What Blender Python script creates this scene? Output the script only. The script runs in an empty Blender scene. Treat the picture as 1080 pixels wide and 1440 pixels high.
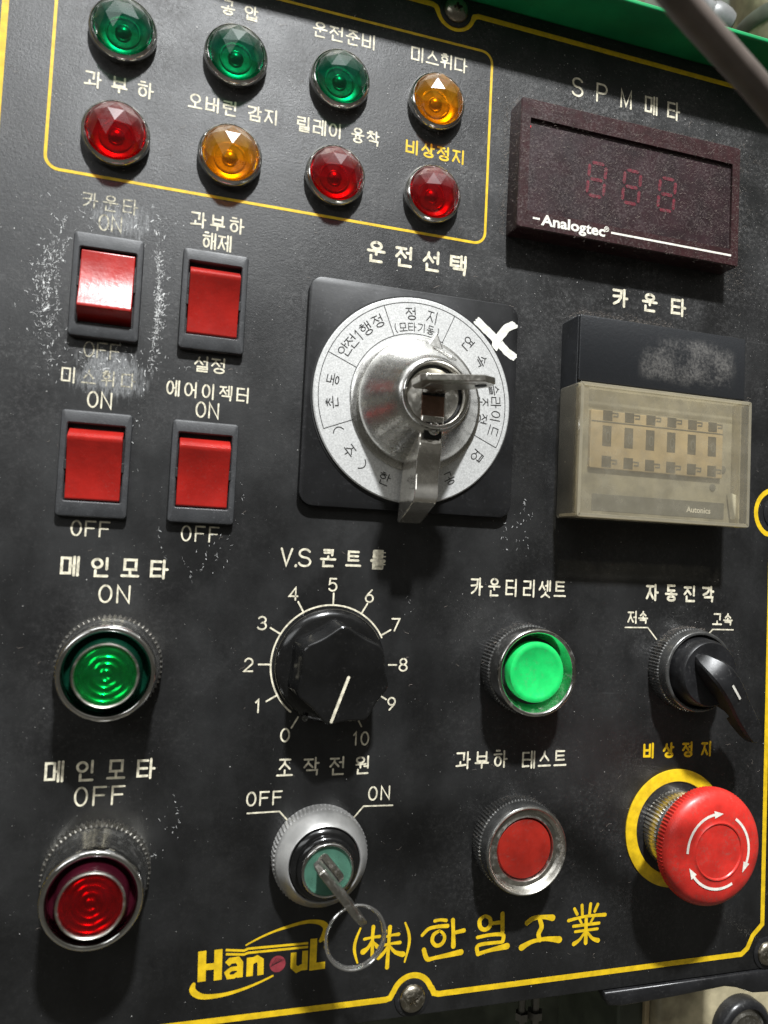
import bpy, math, random
from mathutils import Vector, Matrix
random.seed(7)
sc = bpy.context.scene
col = sc.collection
# ---------------------------------------------------------------- camera
cam_d = bpy.data.cameras.new('camera')
cam = bpy.data.objects.new('camera', cam_d)
col.objects.link(cam)
cam_d.sensor_fit = 'VERTICAL'
cam_d.sensor_height = 36.0
cam_d.lens = 1066.38 / 1440 * 36.0
cam_d.clip_start = 0.005
cam_d.clip_end = 50
_r = (0.956597, -0.28746, 0.047852)
_u = (-0.060887, -0.036573, 0.997474)
_b = (-0.284984, -0.957094, -0.052489)
cam.matrix_world = Matrix(((_r[0], _u[0], _b[0], -0.063019), (_r[1], _u[1], _b[1], -0.250785),
                           (_r[2], _u[2], _b[2], -0.016918), (0, 0, 0, 1)))
cam_d.dof.use_dof = True
cam_d.dof.focus_distance = 0.285
cam_d.dof.aperture_fstop = 14
sc.camera = cam
# ---------------------------------------------------------------- world: a dim workshop hall
wd = bpy.data.worlds.new('World')
sc.world = wd
wd.use_nodes = True
wn = wd.node_tree.nodes
wl = wd.node_tree.links
wn.clear()
wo = wn.new('ShaderNodeOutputWorld')
wb = wn.new('ShaderNodeBackground')
tc = wn.new('ShaderNodeTexCoord')
sp = wn.new('ShaderNodeSeparateXYZ')
rp = wn.new('ShaderNodeValToRGB')
nz = wn.new('ShaderNodeTexNoise')
ad = wn.new('ShaderNodeMath'); ad.operation = 'MULTIPLY_ADD'
ad.inputs[1].default_value = 0.38; ad.inputs[2].default_value = 0.38
a2 = wn.new('ShaderNodeMath'); a2.operation = 'MULTIPLY_ADD'
a2.inputs[1].default_value = 0.45
nz.inputs['Scale'].default_value = 3.0
nz.inputs['Detail'].default_value = 4
wl.new(tc.outputs['Generated'], sp.inputs[0])
wl.new(tc.outputs['Generated'], nz.inputs['Vector'])
wl.new(sp.outputs[2], ad.inputs[0])
wl.new(nz.outputs[0], a2.inputs[0])
wl.new(ad.outputs[0], a2.inputs[2])
wl.new(a2.outputs[0], rp.inputs[0])
wl.new(rp.outputs[0], wb.inputs[0])
wl.new(wb.outputs[0], wo.inputs[0])
e = rp.color_ramp.elements
e[0].position = 0.25; e[0].color = (0.15, 0.145, 0.125, 1)
e[1].position = 1.0; e[1].color = (1.0, 1.0, 0.97, 1)
x = e.new(0.6); x.color = (0.055, 0.052, 0.043, 1)
x = e.new(0.8); x.color = (0.17, 0.166, 0.15, 1)
wb.inputs[1].default_value = 0.78
sc.view_settings.view_transform = 'Standard'
sc.view_settings.look = 'None'
sc.view_settings.exposure = 0.0
sc.view_settings.gamma = 1.0


def lamp(name, pos, target, sx, sy, power, colr):
    d = bpy.data.lights.new(name, 'AREA')
    d.shape = 'RECTANGLE'; d.size = sx; d.size_y = sy; d.energy = power; d.color = colr
    o = bpy.data.objects.new(name, d)
    col.objects.link(o)
    p = Vector((pos[0], -pos[2], pos[1])) / 1000
    t = Vector((target[0], -target[2], target[1])) / 1000
    o.location = p
    o.rotation_euler = (t - p).to_track_quat('-Z', 'Y').to_euler()
    return o


# the bright work lamp above the press; unseen fills added for chrome and shade
lamp('work_lamp', (5, 1600, 1100), (20, 0, 0), 0.11, 0.08, 80, (0.97, 0.99, 1.0))
lamp('overhead_fill', (-150, 1800, 1150), (0, 0, 0), 1.8, 0.4, 9, (0.95, 0.98, 1.0))
lamp('side_fill', (-1300, 800, 1400), (0, 0, 0), 1.3, 0.5, 6, (0.97, 0.99, 1.0))


# ---------------------------------------------------------------- materials
class NT:
    def __init__(s, name):
        s.m = bpy.data.materials.new(name)
        s.m.use_nodes = True
        s.n = s.m.node_tree.nodes
        s.l = s.m.node_tree.links
        s.n.clear()
        s.out = s.n.new('ShaderNodeOutputMaterial')
        s.tc = s.n.new('ShaderNodeTexCoord')

    def node(s, t, **k):
        n = s.n.new(t)
        for a, b in k.items():
            setattr(n, a, b)
        return n

    def plug(s, v, inp):
        if hasattr(v, 'is_output') or isinstance(v, bpy.types.NodeSocket):
            s.l.new(v, inp)
        else:
            inp.default_value = v

    def math(s, op, a, b=None, c=None, clamp=False):
        n = s.node('ShaderNodeMath', operation=op, use_clamp=clamp)
        s.plug(a, n.inputs[0])
        if b is not None: s.plug(b, n.inputs[1])
        if c is not None: s.plug(c, n.inputs[2])
        return n.outputs[0]

    def noise(s, size_mm, detail=4, rough=0.55, stretch=None, rnd=False, off=0.0):
        mp = s.node('ShaderNodeMapping')
        mp.inputs['Scale'].default_value = stretch or (1, 1, 1)
        mp.inputs['Location'].default_value = (off, off * .7, 0)
        src = s.tc.outputs['Object']
        if rnd:
            oi = s.node('ShaderNodeObjectInfo')
            vm = s.node('ShaderNodeVectorMath', operation='ADD')
            cx = s.node('ShaderNodeCombineXYZ')
            s.l.new(oi.outputs['Random'], cx.inputs[0]); s.l.new(oi.outputs['Random'], cx.inputs[1])
            s.l.new(src, vm.inputs[0]); s.l.new(cx.outputs[0], vm.inputs[1])
            src = vm.outputs[0]
        s.l.new(src, mp.inputs['Vector'])
        n = s.node('ShaderNodeTexNoise')
        n.inputs['Scale'].default_value = 1000.0 / size_mm
        n.inputs['Detail'].default_value = detail
        n.inputs['Roughness'].default_value = rough
        s.l.new(mp.outputs[0], n.inputs['Vector'])
        return n.outputs[0]

    def ramp(s, v, p0, p1):
        n = s.node('ShaderNodeMapRange')
        n.interpolation_type = 'SMOOTHSTEP'
        s.plug(v, n.inputs['Value'])
        n.inputs['From Min'].default_value = p0
        n.inputs['From Max'].default_value = p1
        return n.outputs[0]

    def mix(s, f, a, b):
        n = s.node('ShaderNodeMix', data_type='RGBA')
        s.plug(f, n.inputs[0])
        s.plug(a, n.inputs[6]); s.plug(b, n.inputs[7])
        return n.outputs[2]

    def xyz(s):
        n = s.node('ShaderNodeSeparateXYZ')
        s.l.new(s.tc.outputs['Object'], n.inputs[0])
        return n.outputs

    def blob(s, cx, cy, sx, sy):      # soft round mask, millimetres
        q = s.xyz()
        a = s.math('DIVIDE', s.math('SUBTRACT', q[0], cx / 1000), sx / 1000)
        b = s.math('DIVIDE', s.math('SUBTRACT', q[1], cy / 1000), sy / 1000)
        r = s.math('ADD', s.math('MULTIPLY', a, a), s.math('MULTIPLY', b, b))
        return s.math('EXPONENT', s.math('MULTIPLY', r, -1.0))

    def bsdf(s, **k):
        b = s.node('ShaderNodeBsdfPrincipled')
        for a, v in k.items():
            s.plug(v, b.inputs[a.replace('_', ' ')])
        return b

    def bump(s, h, dist_mm, strength=1.0):
        b = s.node('ShaderNodeBump')
        b.inputs['Distance'].default_value = dist_mm / 1000
        b.inputs['Strength'].default_value = strength
        s.l.new(h, b.inputs['Height'])
        return b.outputs[0]

    def done(s, sh):
        s.l.new(sh, s.out.inputs[0])
        return s.m


def c4(c): return (c[0], c[1], c[2], 1.0)


def simple(name, c, rough=0.5, metal=0.0, var=0.25, vs=6.0, grain=0.0, gs=0.5, dust=0.0, spec=0.5,
           coat=0.0, rvar=0.12, stretch=None, dustc=(0.30, 0.27, 0.23), ds=1.2):
    t = NT(name)
    n1 = t.noise(vs, 5, stretch=stretch, rnd=True)
    f = t.ramp(n1, 0.3, 0.72)
    a = tuple(v * (1 - var) for v in c); b = tuple(min(1, v * (1 + var)) for v in c)
    colr = t.mix(f, c4(a), c4(b))
    rg = t.math('ADD', t.math('MULTIPLY', t.math('SUBTRACT', t.noise(vs * .6, 4, off=3.1, rnd=True), 0.5), rvar * 2), rough, clamp=True)
    if dust > 0:
        dn = t.ramp(t.noise(ds, 4, .7, off=1.3, rnd=True), 0.58 - dust * .15, 0.78)
        dn = t.math('MULTIPLY', dn, t.math('MULTIPLY', t.ramp(t.noise(9, 3, off=5, rnd=True), .3, .65), min(1, dust)))
        colr = t.mix(dn, colr, c4(dustc))
        rg = t.math('ADD', rg, t.math('MULTIPLY', dn, 0.4), clamp=True)
    bs = t.bsdf(Base_Color=colr, Roughness=rg, Metallic=metal, Specular_IOR_Level=spec, Coat_Weight=coat, Coat_Roughness=0.08)
    if grain > 0:
        t.l.new(t.bump(t.noise(gs, 3, rnd=True), grain), bs.inputs['Normal'])
    return t.done(bs.outputs[0])


def tinted(name, c, body=0.35, rough=0.06, bodycol=None, spec=1.0, haze=0.25, vs=4, film=0.0):
    """clear coloured plastic: tinted see-through part, a little coloured body, a glossy film with dust and painted sheen"""
    t = NT(name)
    tr = t.node('ShaderNodeBsdfTransparent'); tr.inputs[0].default_value = c4(c)
    bc = bodycol or c
    df = t.node('ShaderNodeBsdfDiffuse'); df.inputs[0].default_value = c4(bc)
    tl = t.node('ShaderNodeBsdfTranslucent'); tl.inputs[0].default_value = c4(bc)
    m0 = t.node('ShaderNodeMixShader'); m0.inputs[0].default_value = 0.5
    t.l.new(df.outputs[0], m0.inputs[1]); t.l.new(tl.outputs[0], m0.inputs[2])
    m1 = t.node('ShaderNodeMixShader')
    t.plug(t.math('ADD', t.math('MULTIPLY', t.ramp(t.noise(vs, 4, rnd=True), .35, .75), haze), body, clamp=True), m1.inputs[0])
    t.l.new(tr.outputs[0], m1.inputs[1]); t.l.new(m0.outputs[0], m1.inputs[2])
    gl = t.node('ShaderNodeBsdfGlossy'); gl.inputs['Roughness'].default_value = rough
    gl.inputs[0].default_value = (1, 1, 1, 1)
    fr = t.node('ShaderNodeFresnel'); fr.inputs[0].default_value = 1.5
    m2 = t.node('ShaderNodeMixShader')
    geo = t.node('ShaderNodeNewGeometry')      # no false total reflection when seen from inside the thin wall
    t.plug(t.math('MULTIPLY', t.math('MULTIPLY', fr.outputs[0], spec), t.math('SUBTRACT', 1.0, geo.outputs['Backfacing'])), m2.inputs[0])
    t.l.new(m1.outputs[0], m2.inputs[1]); t.l.new(gl.outputs[0], m2.inputs[2])
    if film:      # dust plus the facets' grey reflection, painted over the upper half
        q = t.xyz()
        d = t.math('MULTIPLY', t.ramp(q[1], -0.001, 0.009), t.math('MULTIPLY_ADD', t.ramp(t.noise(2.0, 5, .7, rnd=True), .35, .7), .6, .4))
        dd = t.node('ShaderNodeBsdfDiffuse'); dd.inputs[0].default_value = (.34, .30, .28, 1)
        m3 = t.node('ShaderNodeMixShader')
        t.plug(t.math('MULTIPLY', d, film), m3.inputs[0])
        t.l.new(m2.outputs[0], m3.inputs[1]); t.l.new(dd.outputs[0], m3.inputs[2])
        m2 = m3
    return t.done(m2.outputs[0])


def panel_paint():
    t = NT('black_panel_paint')
    q = t.xyz()
    smudge = t.ramp(t.noise(38, 6, .62), .35, .75)
    smear = t.ramp(t.noise(22, 5, .6, stretch=(1.0, .35, 1), off=2), .4, .75)
    colr = t.mix(smudge, (0.0075, 0.0075, 0.0076, 1), (0.022, 0.022, 0.0220, 1))
    colr = t.mix(t.math('MULTIPLY', smear, .6), colr, (0.030, 0.0305, 0.031, 1))
    # settled dust: thicker on the upper part and round whatever sticks out
    upper = t.ramp(q[1], -0.02, 0.17)
    area = t.math('MULTIPLY_ADD', upper, .55, .10)
    for (cx, cy, sx, sy, k) in ((101, 125, 62, 36, .8), (112, 40, 50, 50, .35), (66, -56, 24, 24, .35), (135, -56, 25, 24, .5),
                                (66, -117, 25, 26, .6), (134, -128, 34, 34, .6), (-88, 50, 30, 40, .3), (-75, -60, 24, 24, .3)):
        area = t.math('MULTIPLY_ADD', t.blob(cx, cy, sx, sy), k, area)
    fine = t.ramp(t.noise(1.6, 5, .9), .46, .66)
    mid = t.ramp(t.noise(4.5, 6, .75, off=4), .5, .8)
    blot = t.ramp(t.noise(17, 5, .6, off=7), .3, .7)
    dd = t.math('MULTIPLY', t.math('MULTIPLY_ADD', fine, .7, t.math('MULTIPLY', mid, .5)), t.math('MULTIPLY', area, blot))
    film = t.math('MULTIPLY', t.math('MULTIPLY', area, t.math('MULTIPLY_ADD', blot, .6, .4)), .05)
    dd = t.math('ADD', t.math('MULTIPLY', dd, .75), film, clamp=True)
    colr = t.mix(dd, colr, (0.19, 0.185, 0.18, 1))
    # rubbed bright patches above and below the worn switch, with downward scuffs
    st = t.noise(2.2, 6, .75, stretch=(1.8, .28, 1), off=9)
    st2 = t.noise(5.0, 5, .7, stretch=(1.0, .6, 1), off=11)
    rub = t.math('ADD', t.math('ADD', t.math('MULTIPLY', t.blob(-80, 36, 9.5, 6.5), 1.15), t.math('MULTIPLY', t.blob(-79, 31, 12.5, 5.0), .5)),
                 t.math('MULTIPLY', t.blob(-79, 84, 9.5, 5.5), 1.0))
    rub = t.math('ADD', rub, t.math('MULTIPLY', t.math('SUBTRACT', t.math('MULTIPLY_ADD', st, .75, t.math('MULTIPLY', st2, .25)), .5), 4.2))
    ring = t.math('ADD', t.blob(-80, 36, 13, 10), t.blob(-79, 84, 13, 7), clamp=True)
    rubm = t.math('MULTIPLY', t.ramp(rub, .30, 1.05), t.ramp(ring, .12, .5))
    fs = t.ramp(t.noise(.8, 5, .8, stretch=(1.6, .5, 1), off=23), .36, .62)
    rubm = t.math('MULTIPLY', rubm, t.math('MULTIPLY_ADD', fs, .75, .25))
    colr = t.mix(t.math('MULTIPLY', rubm, .8), colr, (0.26, 0.265, 0.265, 1))
    # long faint hairline scratches
    sc1 = t.ramp(t.noise(3.0, 3, .5, stretch=(.05, 2.6, 1), off=14), .71, .76)
    sc2 = t.ramp(t.noise(3.4, 3, .5, stretch=(2.4, .07, 1), off=19), .72, .77)
    scm = t.math('MULTIPLY', t.math('ADD', sc1, sc2, clamp=True), t.math('MULTIPLY', smear, .14))
    colr = t.mix(scm, colr, (0.25, 0.25, 0.25, 1))
    rg = t.math('MULTIPLY_ADD', smudge, .12, .40)
    rg = t.math('ADD', rg, t.math('MULTIPLY', dd, .5), clamp=True)
    rg = t.math('ADD', rg, t.math('MULTIPLY', rubm, .15), clamp=True)
    bs = t.bsdf(Base_Color=colr, Roughness=rg, Specular_IOR_Level=0.42)
    h = t.math('ADD', t.math('MULTIPLY', t.noise(.9, 4, .8), t.math('MULTIPLY_ADD', upper, 1.3, .4)), t.math('MULTIPLY', t.noise(20, 3), .9))
    h = t.math('ADD', h, t.math('MULTIPLY', dd, .8))
    t.l.new(t.bump(h, .09), bs.inputs['Normal'])
    return t.done(bs.outputs[0])


def worn_metal(name, c, rough, bump=.02, bs_=3.0, var=.12, dirt=0.0, stretch=None, rvar=.1):
    t = NT(name)
    n = t.noise(bs_, 5, rnd=True, stretch=stretch)
    f = t.ramp(n, .3, .7)
    colr = t.mix(f, c4(tuple(v * (1 - var) for v in c)), c4(tuple(min(1, v * (1 + var)) for v in c)))
    met = 1.0
    rg = t.math('ADD', t.math('MULTIPLY', t.noise(1.3, 4, .7, rnd=True, off=2), rvar * 2), rough - rvar, clamp=True)
    if dirt:
        d = t.math('MULTIPLY', t.ramp(t.noise(2.4, 6, .75, rnd=True, off=6), .5, .75), dirt)
        colr = t.mix(d, colr, (.10, .085, .065, 1))
        met = t.math('SUBTRACT', 1.0, d)
        rg = t.math('MULTIPLY_ADD', d, .4, rg, clamp=True)
    b = t.bsdf(Base_Color=colr, Roughness=rg, Metallic=met)
    t.l.new(t.bump(t.noise(bs_ * 1.7, 3, rnd=True, off=1), bump), b.inputs['Normal'])
    return t.done(b.outputs[0])


M = {}
M['panel'] = panel_paint()
M['cream'] = simple('cream_engraving_fill', (0.66, 0.61, 0.47), .6, var=.3, vs=1.6, spec=.3)
M['cream_dim'] = simple('worn_engraving_fill', (0.40, 0.37, 0.28), .55, var=.7, vs=1.0, spec=.4)
M['yellow'] = simple('yellow_line_paint', (0.70, 0.46, 0.012), .42, var=.16, vs=3, dust=.35, dustc=(.12, .08, .02), grain=.03, gs=.8)
M['chrome'] = worn_metal('polished_chrome', (0.70, 0.69, 0.66), .13, .035, 3.5, dirt=.22)
M['chrome_soft'] = worn_metal('softly_worn_chrome', (0.82, 0.81, 0.79), .16, .03, 3, dirt=.12, rvar=.06)
M['chrome_clean'] = worn_metal('bright_chrome', (0.78, 0.77, 0.75), .08, .02, 4)
M['nickel'] = worn_metal('dull_nickel', (0.52, 0.50, 0.45), .3, .05, 2, dirt=.45)
M['cap_chrome'] = simple('housing_chrome', (0.80, 0.79, 0.77), .10, metal=.95, dust=.25, var=.1, vs=5, grain=.06, gs=3.5, rvar=.05)
M['lever'] = simple('wavy_chrome', (0.72, 0.69, 0.63), .13, metal=.84, dust=.15, var=.12, vs=7, grain=.25, gs=5.5, rvar=.05)
M['satin'] = worn_metal('satin_aluminium', (0.68, 0.67, 0.64), .26, .02, 5, dirt=.12)
M['satin_ring'] = simple('matt_silver_ring', (0.50, 0.495, 0.48), .34, metal=.55, dust=.25, var=.15, vs=6, grain=.01)
M['dial'] = simple('speckled_aluminium_dial', (0.68, 0.68, 0.665), .42, metal=.45, var=.16, vs=.55, grain=.03, gs=.4, rvar=.05)
M['grey_ring'] = simple('dark_plated_ring', (0.20, 0.20, 0.195), .24, metal=.8, dust=.45, var=.2, vs=3)
M['black_plastic'] = simple('black_plastic', (0.012, 0.012, 0.013), .38, dust=.4, var=.3, grain=.012, gs=.7, dustc=(.15, .145, .14))
M['switch_frame'] = simple('grained_switch_plastic', (0.035, 0.036, 0.038), .5, dust=.35, var=.2, grain=.045, gs=.45, dustc=(.2, .2, .2), ds=.8)
M['glossy_black'] = simple('glossy_bakelite', (0.007, 0.007, 0.007), .14, dust=.2, var=.3, grain=.01, gs=3, dustc=(.10, .095, .09), spec=.6, vs=12)
M['plate_black'] = simple('satin_black_plate', (0.011, 0.011, 0.0115), .36, dust=.25, var=.25, vs=18, grain=.012, gs=1.2, dustc=(.13, .13, .13), spec=.38)
M['red_rocker'] = simple('red_rocker_plastic', (0.34, 0.014, 0.010), .30, dust=.3, var=.14, vs=9, grain=.05, gs=1.3, dustc=(.25, .12, .1), ds=.7)
M['red_head'] = simple('red_mushroom_plastic', (0.58, 0.029, 0.021), .36, dust=.8, var=.24, vs=9, grain=.02, gs=2.5, dustc=(.20, .08, .06), spec=.45)
M['red_cap'] = simple('red_translucent_cap', (0.26, 0.014, 0.008), .38, dust=.45, var=.2, vs=8, grain=.01, gs=1, dustc=(.12, .06, .05))
M['green_cap'] = simple('green_cap_plastic', (0.014, 0.60, 0.13), .36, dust=.6, var=.12, vs=5, grain=.02, gs=2, dustc=(.1, .25, .12))
M['white_print'] = simple('white_print', (0.75, 0.72, 0.64), .5, var=.12, vs=1.5)
M['ink'] = simple('dark_dial_ink', (0.018, 0.017, 0.016), .5, var=.3, vs=1)
M['paint_mark'] = simple('brushed_white_marker', (0.74, 0.73, 0.66), .55, var=.16, vs=2.0, grain=.12, gs=1.4, stretch=(1, 1, 1), dust=.2)
M['teal'] = simple('teal_lock_face', (0.075, 0.19, 0.135), .3, metal=.35, var=.15, vs=5)
M['brown'] = worn_metal('reddish_shutter_metal', (0.25, 0.15, 0.11), .3, .05, 3, dirt=.5)
M['hole'] = simple('dark_recess', (0.004, 0.004, 0.004), .6)
M['maroon'] = simple('maroon_meter_plastic', (0.028, 0.009, 0.010), .36, dust=.85, var=.25, vs=5, grain=.02, gs=1, dustc=(.085, .062, .058), ds=1.0)
M['maroon_dark'] = simple('maroon_meter_window', (0.018, 0.006, 0.008), .42, dust=.9, var=.4, vs=11, grain=.02, gs=1, dustc=(.072, .05, .048), ds=.9)
M['segment'] = simple('dim_red_segment', (0.115, 0.009, 0.018), .5, var=.55, vs=1.0, dust=.8, dustc=(.07, .045, .045))
M['fuzz'] = simple('dust_fibre', (0.25, 0.215, 0.185), .9, var=.4, vs=3, spec=.1)
M['speck'] = simple('dust_speck', (0.42, 0.41, 0.39), .7, var=.5, vs=8, spec=.3)
M['flake'] = simple('scratched_bare_metal', (0.60, 0.60, 0.59), .45, metal=.2, var=.4, vs=2)
M['counter_body'] = simple('counter_body_plastic', (0.016, 0.017, 0.019), .34, dust=.3, var=.25, vs=12, grain=.015, gs=1, dustc=(.14, .14, .14))
M['counter_film'] = simple('rubbed_grey_film', (0.085, 0.083, 0.08), .5, dust=.8, var=.55, vs=2.4, grain=.05, gs=1.4, dustc=(.2, .19, .18), ds=1.6)
M['thumb'] = simple('yellowed_thumbwheel_plastic', (0.40, 0.31, 0.175), .5, var=.15, vs=6, dust=.3, dustc=(.25, .19, .12))
M['counter_face'] = simple('grey_beige_counter_face', (0.27, 0.25, 0.19), .5, var=.3, vs=9, dust=.4)
M['pit'] = simple('dark_wheel_slot', (0.060, 0.050, 0.032), .5, var=.4)
M['label_grey'] = simple('faded_grey_label', (0.10, 0.098, 0.085), .5, var=.15)
M['white_plastic'] = simple('off_white_plastic', (0.62, 0.60, 0.50), .4, var=.1)
M['green_paint'] = simple('green_machine_enamel', (0.014, 0.34, 0.11), .36, dust=.35, var=.25, vs=26, grain=.12, gs=7, dustc=(.03, .14, .06), ds=2)
M['cable'] = simple('brown_cable_sheath', (0.13, 0.105, 0.09), .42, var=.2, vs=9)
M['cream_paint'] = simple('stained_cream_enamel', (0.38, 0.33, 0.21), .45, var=.45, vs=20, dust=.5, dustc=(.12, .09, .05), ds=8)
M['old_beige'] = simple('oily_old_beige_enamel', (0.17, 0.145, 0.10), .45, var=.5, vs=24, dust=.6, dustc=(.05, .04, .03), ds=9)
M['dark_green'] = simple('shaded_oily_green_steel', (0.075, 0.085, 0.06), .5, var=.4, vs=24, dust=.4, dustc=(.03, .03, .022), ds=6)  # oily green, with the shade behind the panel put into the colour
M['rod'] = worn_metal('greasy_steel', (0.28, 0.27, 0.25), .35, .05, 8, dirt=.6)
M['grey_paint'] = simple('grey_pipe_paint', (0.15, 0.15, 0.15), .4, var=.3, vs=10)
M['black_sheet'] = simple('bent_black_sheet', (0.013, 0.013, 0.014), .3, var=.3, vs=10, dust=.5, grain=.15, gs=9, dustc=(.08, .078, .075))
M['logo_red'] = simple('raspberry_logo_dot', (0.24, 0.035, 0.045), .4, var=.2, vs=2)
M['screw'] = worn_metal('tarnished_screw', (0.33, 0.30, 0.24), .3, .06, 2, dirt=.7)
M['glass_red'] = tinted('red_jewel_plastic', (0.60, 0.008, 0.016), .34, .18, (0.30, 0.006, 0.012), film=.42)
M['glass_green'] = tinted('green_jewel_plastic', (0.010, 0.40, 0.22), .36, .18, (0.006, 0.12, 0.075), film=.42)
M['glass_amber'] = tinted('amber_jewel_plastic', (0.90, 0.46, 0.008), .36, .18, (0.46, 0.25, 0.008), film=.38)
M['refl_red'] = worn_metal('red_foil_reflector', (0.85, 0.02, 0.05), .17, .05, 2)
M['refl_green'] = worn_metal('green_foil_reflector', (0.02, 0.70, 0.28), .17, .05, 2)
M['clear_red'] = tinted('clear_red_cap', (0.92, 0.10, 0.16), .05, .05, (0.3, 0.01, 0.02), haze=.1)
M['clear_green'] = tinted('clear_green_cap', (0.25, 0.90, 0.50), .05, .05, (0.02, 0.25, 0.10), haze=.1)
M['dark_red'] = simple('deep_red_well', (0.030, 0.003, 0.007), .2, var=.3, spec=.4)
M['dark_green_well'] = simple('deep_green_well', (0.002, 0.022, 0.012), .2, var=.3, spec=.4)
M['smoke'] = tinted('yellowed_clear_cover', (0.95, 0.915, 0.82), .31, .10, (0.50, 0.46, 0.365), haze=.16, vs=6)
M['smoke_edge'] = tinted('glinting_edge_plastic', (0.90, 0.86, 0.76), .45, .08, (0.58, 0.54, 0.43), haze=.1, vs=5)  # whiter than the cover, so the edge glint is in the colour
M['lamp_silver'] = worn_metal('lamp_socket_metal', (0.75, 0.73, 0.68), .3, .02, 2)
_c = NT('counter_upper_face')
_q = _c.xyz()
_m = _c.math('MULTIPLY', _c.math('MULTIPLY', _c.ramp(_q[0], -.0125, -.0095), _c.ramp(_q[0], .0335, .029)), _c.math('MULTIPLY', _c.ramp(_q[1], .0125, .018), _c.ramp(_q[1], .035, .031)))
_n = _c.noise(1.4, 6, .78)
_n2 = _c.noise(14, 4, .6, off=3)
_m = _c.math('MULTIPLY', _m, _c.ramp(_c.math('ADD', _c.blob(12, 23, 24, 11), _c.math('MULTIPLY', _n2, .5)), .42, .95))
_k = _c.math('MULTIPLY', _m, _c.ramp(_c.math('ADD', _c.math('MULTIPLY', _n, .8), _n2), .75, 1.15))
_d = _c.ramp(_c.noise(1.0, 4, .7, off=8), .66, .8)
_cc = _c.mix(_c.math('MULTIPLY', _k, _c.ramp(_c.noise(.9, 5, .85, off=31), .32, .62)), (0.016, 0.017, 0.019, 1), (0.125, 0.118, 0.108, 1))
_cc = _c.mix(_c.math('MULTIPLY', _d, .35), _cc, (.2, .2, .19, 1))
_b = _c.bsdf(Base_Color=_cc, Roughness=_c.math('MULTIPLY_ADD', _k, .25, .34))
_c.l.new(_c.bump(_n, .10), _b.inputs['Normal'])
M['counter_top'] = _c.done(_b.outputs[0])
_e = NT('lit_red_led')
_em = _e.bsdf(Base_Color=(.5, .01, .02, 1), Emission_Color=(1, .02, .05, 1), Emission_Strength=.7)
M['led'] = _e.done(_em.outputs[0])


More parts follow.
